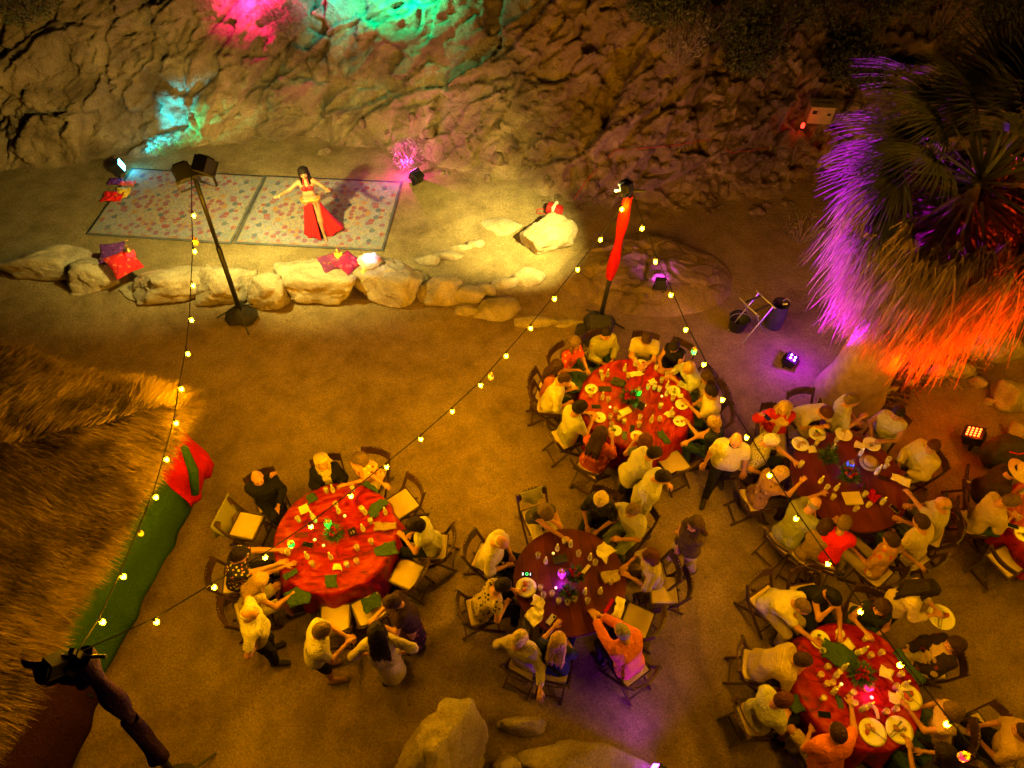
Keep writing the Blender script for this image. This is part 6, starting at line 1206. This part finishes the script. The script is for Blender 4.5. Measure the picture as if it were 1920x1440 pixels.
for k, (x, y, w, d, rz, m, lb) in enumerate(((1168, 1060, .12, .34, .3, M_GREEN, 'green napkin trailing off the stand table edge'), (930, 485, .26, .12, .3, M_PAPER, 'crumpled paper napkin near the top plate'), (1080, 560, .14, .12, .2, M_PAPER, 'square paper napkin right of the centre lantern'), (1205, 860, .14, .12, .4, M_PAPER, 'paper napkin by the reaching arm'), (1330, 690, .12, .1, 0, M_PAPER, 'small paper napkin beside the cream shirt'))): napkin(q(x, y), lb, None, m, w, d, rz, 20 + k)
napkin(at(1075, 722, .70), 'green napkin on the lap of the bright white shirt', None, M_GREEN, .34, .4, .3, 30, .04)
bag = empty('dark_clutch', q(765, 570), -.4); MB().box((0, 0, .035), (.26, .17, .07), taper=.8).build('pouch', cloth((.05, .055, .025)), bag, bevel=.02); MB().tube([(-.1, -.02, .075), (0, .0, .085), (.1, .03, .075)], .005, 5).build('strap', M_BRASS, bag); tag(bag, 'dark olive clutch bag among the glasses', 'bag')
card(q(645, 625), .0, 'black wallet between plate and clutch', (.20, .10), M_BLKCLOTH, 'wallet', 'wallet', .02); phone(q(565, 780), 1.57, 'black phone by the tealight on the stand table'); phone(q(820, 1040), -.2, 'grey-green phone at the near rim of the stand table', M_GRNPH, M_GRNPH, True); phone(q(890, 980), -.25, 'black phone near the roses of the stand table')
card(q(825, 830), .5, 'stack of pale cards near the roses', (.20, .12), M_PAPER, 'card_stack', 'cards', .03); lantern(q(938, 670), (.004, .7, .03), 2.2, 4, 'green glowing lantern above the roses on the stand table'); bouquet(q(865, 735), 'red and pink roses with leaves on the stand table', [ROSE[0], (.5, .02, .22), ROSE[0]], 2, 1.2, 7); number_sign(q(965, 800), -.7, None, 'small dark framed table sign edge-on by the lantern')
for x, y in ((690, 790), (1003, 772), (1155, 690)): tealight(q(x, y), 'small white tealight on the stand table', 'tealights on the stand table')
# ---- middle wood table
q = Z((860, 900), 4.174); T_ = 'on the bare plank table in the middle'
for x, y in ((620, 605), (825, 492), (935, 592), (1065, 660), (640, 858), (662, 915), (730, 905), (780, 962), (850, 972), (905, 948), (1005, 960), (1190, 810)): glass(q(x, y), 'clear tumbler ' + T_, 'tumblers ' + T_)
for x, y in ((680, 650), (770, 550), (875, 520), (1025, 622), (985, 890), (1105, 885)): bottle(q(x, y), 'small capped bottle ' + T_, 'bottles ' + T_)
plate(q(528, 845), 'large white plate with food on the middle plank table', None, 1.05, 6, True)
for k, (x, y, w, d, rz, lb) in enumerate(((1140, 575, .28, .26, .9, 'crumpled pale napkin with cutlery by the green trousers'), (1190, 765, .28, .2, .1, 'bunched gold-cream napkin by the lavender top'), (595, 1070, .26, .22, .8, 'crumpled gold-cream napkin by the patterned top'), (610, 965, .22, .16, -.5, 'folded white paper napkins beside the big plate'), (1250, 1000, .14, .34, -.5, 'white menu sheet at the plank table rim'))): napkin(q(x, y), lb, None, M_PAPER if k != 1 else cloth((.42, .32, .13)), w, d, rz, 40 + k, .05)
card(q(1175, 985), -.6, 'thin red folder beside the menu sheet', (.05, .22), M_REDC, 'folder', 'folder'); card(q(995, 700), -.7, 'narrow folded card near the pink roses', (.05, .17), M_PAPER, 'folded_card'); phone(q(722, 1092), -.65, 'pale phone lying face down near the spiky hair', M_PHONEW, M_PHONEW, True)
ph = phone(q(533, 738), 1.5, 'phone with lit green round clock beside the big plate'); MB().lathe([(.016, .0115), (.021, .0115), (.021, .0122), (.016, .0122)], 20, cap=False).build('green_ring', glow('screen_green', (.1, .9, .2), 3), ph); MB().box((-.004, .048, .0118), (.045, .008, .001)).box((-.004, .060, .0118), (.045, .008, .001)).box((0, -.05, .0118), (.04, .012, .001)).build('screen_icons', glow('screen_white', (.7, .7, .8), 1.5), ph)
lantern(q(805, 745), (.55, .02, .9), 2.5, 3, 'purple glowing lantern on the middle plank table'); bouquet(q(905, 765), 'red and pink roses in front of the purple lantern', [ROSE[0], (.6, .12, .14), ROSE[1]], 3, 1.0, 6); bouquet(q(855, 900), 'dark red blooms in a low vase near the table centre', [(.12, .005, .01)], 4, .9, 4); tealight(q(740, 578), 'single tealight at the plank table middle', None); tealight(q(762, 848), 'tealight left of the dark red blooms', None)
card(q(795, 625), .3, 'dark open pouch among the glasses of the plank table', (.2, .12), M_BLKCLOTH, 'pouch', 'pouch', .03)
# ---- plank table near the palm
q = Z((1300, 720), 4.8); T_ = 'on the plank table near the palm'
for x, y in ((1190, 950), (1245, 1035), (1565, 1105), (1530, 1010), (1720, 755), (1740, 700), (1690, 1075), (955, 745), (1100, 545), (1280, 520), (1450, 1140)): glass(q(x, y), 'clear tumbler ' + T_, 'tumblers ' + T_)
for x, y in ((1135, 890), (1650, 790), (1275, 955), (1495, 640), (1690, 1080), (1240, 600), (1640, 810)): bottle(q(x, y), 'small capped bottle ' + T_, 'bottles ' + T_)
for x, y, lb in ((960, 545, 'food-scattered plate nearest the speckled shirt'), (1112, 455, 'food-filled plate under the bent man in white tee'), (1350, 455, 'plate with crossed cutlery before the lilac shirt'), (1602, 545, 'plate with fork before the man in white tank top')): plate(q(x, y), lb, 'plates on the plank table near the palm', 1.0, 4 if 'food' in lb else 1, True)
for k, (x, y, w, d, rz, lb) in enumerate(((1060, 595, .16, .12, .1, 'paper napkin beside the speckled shirt plate'), (1500, 560, .16, .2, -.5, 'paper napkin under the tank top plate'), (1860, 870, .34, .16, -.5, 'long crumpled cream napkin by the blazer sleeve'))): napkin(q(x, y), lb, None, M_PAPER, w, d, rz, 50 + k, .03)
h2 = empty('straw_fedora', q(1580, 715), .4); MB().lathe([(.075, .004), (.15, .012), (.152, .018), (.10, .02), (.09, .085), (.07, .10), (.02, .088), (.001, .087)], 24, cap=False).build('crown_and_brim', mat('straw_weave', (.36, .26, .10), .85, (.26, .18, .07), 50), h2, smooth=True); MB().lathe([(.101, .022), (.098, .045)], 24, cap=False).build('ribbon', DBR, h2, smooth=True); tag(h2, 'straw fedora lying on the plank table near the palm', 'hat')
lantern(q(1398, 745), (.03, .06, 1.0), 3, 3, 'blue glowing lantern on the plank table near the palm'); bouquet(q(1375, 850), 'red roses and leaves below the blue lantern', ROSE, 5, 1.2, 7); bouquet(q(1190, 690), 'bowl of small green leaves left of the blue lantern', [(.15, .17, .05)], 6, 1.1, 5); bouquet(q(1235, 590), 'tiny purple and red posy above the leaf bowl', [(.25, .04, .35), (.5, .03, .05)], 7, .6, 4)
card(q(1430, 1035), .05, 'beige closed box near the red napkin', (.26, .21), M_PAD, 'flat_box', 'box', .03); napkin(q(1610, 1025), 'bright red napkin crumpled near the beige box', None, M_REDC, .2, .2, .5, 60, .06); number_sign(q(1515, 945), .9, None, 'wooden table sign frame beside the beige box'); card(q(1520, 985), .7, 'thin gold card leaning by the sign frame', (.16, .03), M_BRASS, 'gold_card')
phone(q(1712, 848), 1.2, 'black phone by the cream blazer'); phone(q(1810, 1125), .6, 'phone with pale bumper near the grey-lilac shirt', M_PHONEW)
# ---- lower right table
q = Z((1280, 960), 3.0); T_ = 'on the lower right red table'
for x, y in ((775, 790), (765, 925), (805, 880), (850, 930), (800, 975), (830, 970), (945, 1025), (780, 1055), (1045, 815), (1105, 800), (1215, 920), (1190, 990), (1130, 1130), (1185, 1115), (955, 1085), (1020, 720), (870, 910), (985, 800), (1010, 1110)): glass(q(x, y), 'clear tumbler ' + T_, 'tumblers ' + T_)
for x, y in ((1010, 785), (970, 800), (900, 880), (840, 1020), (1040, 1095), (1000, 1115), (1240, 975), (850, 1005)): bottle(q(x, y), 'small capped bottle ' + T_, 'bottles ' + T_)
for x, y, s_, f, lb in ((770, 720, .95, 4, 'shared plate under the reaching arm of the white tee'), (1270, 1045, 1.15, 5, 'heaped plate with a knife at the right rim'), (1065, 1240, 1.2, 4, 'plate of leftovers at the near rim beside the orange shirt'), (1215, 1228, 1.2, 3, 'plate with one long knife at the near right rim'), (885, 683, .45, 1, 'small round saucer by the black-haired woman')): plate(q(x, y), lb, 'plates on the lower right red table', s_, f, s_ > .5)
for k, (x, y, w, d, rz, m, lb) in enumerate(((880, 815, .5, .32, -.5, M_GREEN, 'big bunched green napkin among the glasses'), (925, 752, .16, .16, .5, M_PAPER, 'square paper napkin above the big green napkin'), (1145, 910, .17, .2, -.4, M_PAPER, 'torn paper napkin right of the roses'), (1190, 1045, .2, .16, -.3, M_PAPER, 'paper napkin touching the heaped plate'), (1080, 1130, .05, .2, .05, M_PAPER, 'narrow folded paper near the bottom plates'))): napkin(q(x, y), lb, None, m, w, d, rz, 70 + k, .06 if k == 0 else .02)
phone(q(797, 1140), 1.45, 'black phone near the bottom rim of the lower right table'); phone(q(882, 1068), .05, 'green-cased phone right of the glasses', M_GRNPH, M_GRNPH, True); lantern(q(1038, 990), (1.0, .02, .16), 2.5, 3, 'red-pink glowing lantern below the roses'); bouquet(q(985, 930), 'red roses above the red-pink lantern', ROSE, 8, 1.2, 7)
for x, y in ((890, 970), (1060, 1045)): tealight(q(x, y), 'small white tealight on the lower right table', 'tealights on the lower right table')
napkin(at(1700, 1250, .76), 'green napkin hanging over the right rim of the red table', None, M_GREEN, .14, .5, .5, 80, .03); napkin(at(1497, 1318, .68), 'green napkin over the lap of the pale polo', None, M_GREEN, .3, .22, .3, 81, .05)
plate(at(1763, 1158, 1.06), 'stacked oval plate carried by the waitress', None, 1.25, 4, True)
# ---- right edge table
plate(at(1917, 1003, ZT), 'plate on the red table at the right edge', None, .9, 2, False); bottle(at(1912, 925, ZT), 'lone bottle on the right edge table', None); glass(at(1905, 975, ZT), 'lone tumbler on the right edge table', None); ph = phone(at(1899, 987, .92), 1.2, 'phone held by the man in cream at the right edge', M_PHONEW)
# held phones
phone(at(1090, 690, .93), .8, 'phone held by the woman in red patterned blouse'); phone(at(1437, 782, 1.02), .5, 'dark phone held by the woman in red cardigan'); glass(at(1500, 873, .90), 'glass in the hand of the speckled shirt man', None); glass(at(1596, 1322, .82), 'glass in the hand of the orange shirt man', None)

# ================================================================== things around the stage and grounds
def cushion(p, w, m, lab, rz, tilt=(0, 0), h=.14, tass=True):
    n = 16; X, Y = np.meshgrid(np.linspace(-1, 1, n), np.linspace(-1, 1, n), indexing='ij'); x, y = X.ravel(), Y.ravel(); pz = (1 - np.abs(x) ** 2.6) ** .5 * (1 - np.abs(y) ** 2.6) ** .5; pin = 1 - .10 * (1 - np.abs(x * y)) * (np.maximum(np.abs(x), np.abs(y)))
    top = np.stack([x * w / 2 * pin, y * w / 2 * pin, h / 2 * pz], -1); V = np.concatenate([top, top * [1, 1, -1]]); i, j = np.meshgrid(np.arange(n - 1), np.arange(n - 1), indexing='ij'); a = (i * n + j).ravel(); F = np.stack([a, a + n, a + n + 1, a + 1], -1)
    o = obj('cushion', mkmesh('cushion', V, np.concatenate([F, F[:, ::-1] + n * n]), m), None, p, (tilt[0], tilt[1], rz))
    if tass:
        for sx in (-1, 1):
            for sy in (-1, 1): MB().tube([(sx * w / 2 * .97, sy * w / 2 * .97, 0), (sx * w / 2 * 1.16, sy * w / 2 * 1.16, -.02)], [.008, .018], 6).build('tassel', M_BRASS, o)
    return tag(o, lab, 'cushion', 'embroidered cushions on the boulders')
KIL = cloth((.50, .02, .03), 'floral', (.60, .10, .06), (.35, .01, .03), 16); KIL2 = cloth((.16, .03, .12), 'floral', (.40, .06, .08), (.08, .05, .12), 18); KIL3 = cloth((.12, .03, .22), 'floral', (.22, .06, .28), (.08, .02, .15), 18)
cushion(at(210, 474, .42), .5, KIL3, 'purple cushion tucked behind the red diamond cushion', .2, (.25, 0)); cushion(at(232, 493, .52), .56, KIL, 'red diamond cushion on the boulders', .72, (.35, 0))
cushion(at(622, 492, .62), .46, KIL2, 'dark patterned cushion below the amber lantern', .5, (.2, 0)); cushion(at(652, 492, .64), .46, cloth((.30, .02, .10), 'floral', (.45, .06, .16), (.12, .03, .10), 14), 'crimson patterned cushion beside the tulle bouquet', .95, (.2, 0))
lantern(at(249, 484, .5), (1.0, .015, .015), 3, 4, 'red glowing lantern behind the red diamond cushion', sc=1.6); lantern(at(636, 484, .62), (1.0, .36, .01), 3, 4, 'amber glowing lantern on the dark patterned cushion', sc=1.4)
tb = empty('tulle_bouquet', at(693, 490, .62)); V, F = ICO[4]; f = fbm(V * 2.3, 4, 3); V2 = V * (1 + .55 * f)[:, None] * np.array([.22, .20, .14]); obj('tulle', mkmesh('tulle', V2, F, clearmat('white_tulle', (.8, .75, .85), .5, .9)), tb)
MB().ball((.03, .05, .06), .06, 10, 6).build('blue_light', glow('blue_fairy_light', (.15, .25, 1.0), 2.5), tb); MB().ball((.18, -.02, .06), .055, 8, 5).build('pink_bloom', mat('pink_bloom', (.6, .15, .14), .6), tb, smooth=True); napk = MB().tube([(-.02, -.10, 0), (-.09, -.25, -.05), (-.14, -.42, -.2)], [.03, .07, .02], 8).build('green_ribbon', mat('pale_green_ribbon', (.35, .42, .10), .6), tb, smooth=True); point('bouquet_light', np.array(tb.location) + [.03, -.05, .28], (.2, .3, 1), 4); tag(tb, 'white tulle bouquet lit blue with a pale green ribbon', 'bouquet')
def veil(pxs, m, lab, seed, h=.12):
    P = np.array([at(*p) for p in pxs]); c = P.mean(0); n = 22; g = []; w = np.ptp(P[:, 0]); d = np.ptp(P[:, 1])
    X, Y = np.meshgrid(np.linspace(-.5, .5, n), np.linspace(-.5, .5, n), indexing='ij'); x, y = X.ravel(), Y.ravel(); r_ = 1 - .35 * np.abs(fbm(np.stack([np.arctan2(y, x) * 1.2, 0 * x, 0 * x + seed], -1), 3, seed)); V = np.stack([x * w * r_, y * d * r_, h * (.5 + .5 * fbm(np.stack([x * 7, y * 5, 0 * x + seed], -1), 3, seed)) * (1 - 1.6 * np.maximum(np.abs(x), np.abs(y)) ** 2) + .03], -1)
    i, j = np.meshgrid(np.arange(n - 1), np.arange(n - 1), indexing='ij'); a = (i * n + j).ravel(); o = obj('dance_veil', mkmesh('dance_veil', V, np.stack([a, a + n, a + n + 1, a + 1], -1), m), None, c); md = o.modifiers.new('t', 'SOLIDIFY'); md.thickness = .006; return tag(o, lab, 'veil', 'silk veils dropped at the rug corner')
veil(((193, 379), (236, 379), (215, 358)), mat('red_silk', (.65, .012, .012), .45), 'red silk veil at the rug corner', 1); veil(((216, 372), (246, 372), (230, 352)), mat('yellow_silk', (.70, .45, .02), .45), 'yellow silk veil between red and purple veils', 2); veil(((206, 347), (232, 349), (218, 336)), mat('purple_silk', (.10, .015, .20), .45), 'purple silk veil nearest the cyan lamp', 3, .1); veil(((222, 350), (254, 350), (240, 341)), mat('pink_silk', (.60, .03, .16), .45, (.65, .15, .02), 4), 'pink and orange silk veil beside the purple one', 4, .08)
# cable reel
rl = empty('cable_reel', at(1040, 393, .14), -.45); mb = MB()
for k in range(9): n = 16; mb.tube([((k - 4) * .035 + .012 * sin(3 * i), .115 * cos(2 * pi * i / n), .115 * sin(2 * pi * i / n)) for i in range(n + 1)], .022, 5, cap=False)
mb.build('coiled_cord', mat('red_cord', (.50, .015, .015), .6), rl, smooth=True); MB().box((0, 0, .02), (.07, .26, .27)).build('white_strap', M_WHITE, rl, bevel=.02); mb = MB(); mb.tube([(-.17, 0, -.08), (-.30, .06, -.12), (-.42, -.02, -.12), (-.36, -.14, -.12), (-.2, -.08, -.12)], .01, 5); mb.tube([(.17, 0, -.08), (.3, -.03, -.12), (.36, -.1, -.12)], .01, 5); mb.build('loose_end', mat('red_cord', (.50, .015, .015), .6), rl); tag(rl, 'red coiled extension cord with white strap by the heart-shaped boulder', 'cable reel')
mb = MB(); mb.tube([on_cliff(x, y) + np.array([0, 0, .03]) for x, y in ((1075, 375), (1100, 345), (1150, 285), (1205, 278), (1270, 272), (1330, 262), (1370, 290), (1440, 280))], .008, 5); tag(mb.build('red_cable', mat('red_cord', (.50, .015, .015), .6)), 'thin red cable running up over the dim rubble', 'cable')
# utility box on the slope
bp_ = on_cliff(1530, 225); ub = empty('utility_box', bp_ + [0, 0, -.05], -.1); M_UB = mat('pale_yellow_panel', (.42, .36, .14), .6, (.34, .28, .1), 6)
MB().box((0, 0, .21), (.56, .36, .42), ).build('cabinet', M_UB, ub, bevel=.015); MB().box((0, 0, .43), (.60, .40, .02)).build('lid', M_UB, ub, bevel=.008)
mb = MB(); gx = np.random.default_rng(4); x = -.24
while x < .26: w_ = gx.uniform(.02, .05); mb.box((x * .8, .02, .4425), (w_ * .8, gx.uniform(.04, .06), .003)); x += w_ + .018
mb.build('faded_lettering', mat('faded_black_paint', (.03, .025, .015), .8), ub); MB().box((-.18, -.186, .30), (.10, .012, .08)).box((.16, -.186, .26), (.08, .012, .06)).build('latch', M_BLACK, ub); tag(ub, 'pale yellow utility box with faded lettering on the dark slope', 'utility box')
rp_ = on_cliff(1506, 240); cn = empty('marker_lamp', rp_ + [0, 0, -.02]); MB().lathe([(.05, 0), (.05, .03), (.035, .05)], 10).build('base', M_BLACK, cn); MB().lathe([(.035, .05), (.045, .08), (.04, .14), (.01, .17)], 10).build('red_globe', glow('red_marker_glass', (1, .02, .01), 8), cn, smooth=True); point('marker_light', rp_ + np.array([-.05, -.10, .22]), (1, .03, .01), 3); tag(cn, 'little red glowing lamp in front of the utility box', 'lamp')
mb = MB(); mb.tube([on_cliff(x, y) + np.array([0, 0, .2]) for x, y in ((1490, 262), (1465, 240), (1480, 212), (1488, 205))], .018, 6); tag(mb.build('conduit', M_TWIG), 'pale bent conduit leading to the utility box', 'pipe')
# folding tray stand and bin
ts = at(1400, 622); st_ = empty('tray_stand', ts, .5)
for q_ in (-1, 1): MB().tube([(-.28, q_ * .2, 0), (.2, q_ * .2, .78)], .014, 6).build('leg', M_STEEL, st_); MB().tube([(.28, q_ * .17, 0), (-.2, q_ * .17, .78)], .014, 6).build('leg', M_STEEL, st_)
for q_ in (-1, 1): MB().tube([(q_ * .2, -.26, .78), (q_ * .2, .26, .78)], .016, 6).build('top_rail', M_STEEL, st_)
for q_ in (-1, 1): MB().box((0, q_ * .13, .775), (.42, .045, .006)).build('strap', M_BLKCLOTH, st_)
tag(st_, 'folding tray stand with steel rails and black straps', 'tray stand')
bn = empty('black_bucket', at(1380, 616)); MB().lathe([(.12, 0), (.15, .02), (.19, .30), (.20, .31), (.175, .295), (.13, .03), (.001, .025)], 18, cap=False).build('bucket_body', M_BLACK, bn, smooth=True); MB().tube([(.19 * cos(pi * i / 10), .02 * sin(pi * i / 10), .30 + .10 * sin(pi * i / 10)) for i in range(11)], .006, 5).build('handle', M_STEEL, bn); tag(bn, 'black bucket under the folding tray stand', 'bucket')
bn = empty('waste_bag_stand', at(1447, 612)); MB().lathe([(.10, .0), (.17, .05), (.18, .35), (.15, .62), (.16, .64), (.13, .60), (.12, .3), (.001, .28)], 14, cap=False).build('black_bag', M_BLKCLOTH, bn, smooth=True); MB().tube([(.05, .08, .62), (.12, .10, .66), (.18, .05, .64)], .012, 5).tube([(.02, -.02, .63), (.1, -.04, .66)], .015, 5).build('bag_contents', M_STEEL, bn); tag(bn, 'black waste bag standing right of the tray stand', 'waste bag')
bn = empty('equipment_bag', at(1866, 868)); V, F = ICO[4]; V = V * (1 + .18 * fbm(V * 2, 4, 8))[:, None] * np.array([.36, .30, .34]) + np.array([0, 0, .3]); V[:, 2] = np.maximum(V[:, 2], .0); obj('bag_body', mkmesh('bag_body', V, F, M_BLKCLOTH), bn); mb = MB(); mb.tube([(-.15, -.15, .58), (-.05, -.22, .62), (.1, -.2, .63), (.2, -.1, .6)], .012, 5).build('red_cord', mat('red_cord', (.50, .015, .015), .6), bn); tag(bn, 'bulky black bag on the ground below the red uplight', 'bag')
card(at(1497, 1040, .012), .05, 'single pale card dropped on the sand', (.13, .14), M_PAPER, 'fallen_card', 'card')
lt = empty('speaker_box', at(1120, 640)); MB().box((0, 0, .3), (.5, .35, .6), taper=.9).build('cover', M_BLKCLOTH, lt, bevel=.04); MB().box((-.28, .05, .18), (.3, .3, .36), taper=.85).build('side_bag', M_BLKCLOTH, lt, bevel=.05); tag(lt, 'black covered case behind the striped shirt man', 'case')
# lanterns hanging from the festoon cables
def hung(px, py, A, B, col, e, lab, lit=2.0):
    p = on_plane(px, py, A, B); lantern(p - np.array([0, 0, .12]), col, e, lit, lab, sc=.72, lightz=.02)
hung(920, 700, A_R, A_B, (.01, .12, .06), .6, 'dim teal lantern hanging over the open sand', 0); hung(543, 1015, A_R, A_B, (.004, .7, .06), 1.6, 'green lantern hanging over the palapa table rim'); hung(1303, 652, A_R, END3, (.004, .7, .16), 1.6, 'green lantern hanging beside the red table bulbs'); hung(1815, 1415, A_R, END3, (1.0, .01, .05), 2.5, 'red lantern hanging at the bottom right corner'); hung(364, 446, A_L, A_B, (1.0, .12, .02), 1.2, 'amber-red lantern hanging before the rugs', 0)
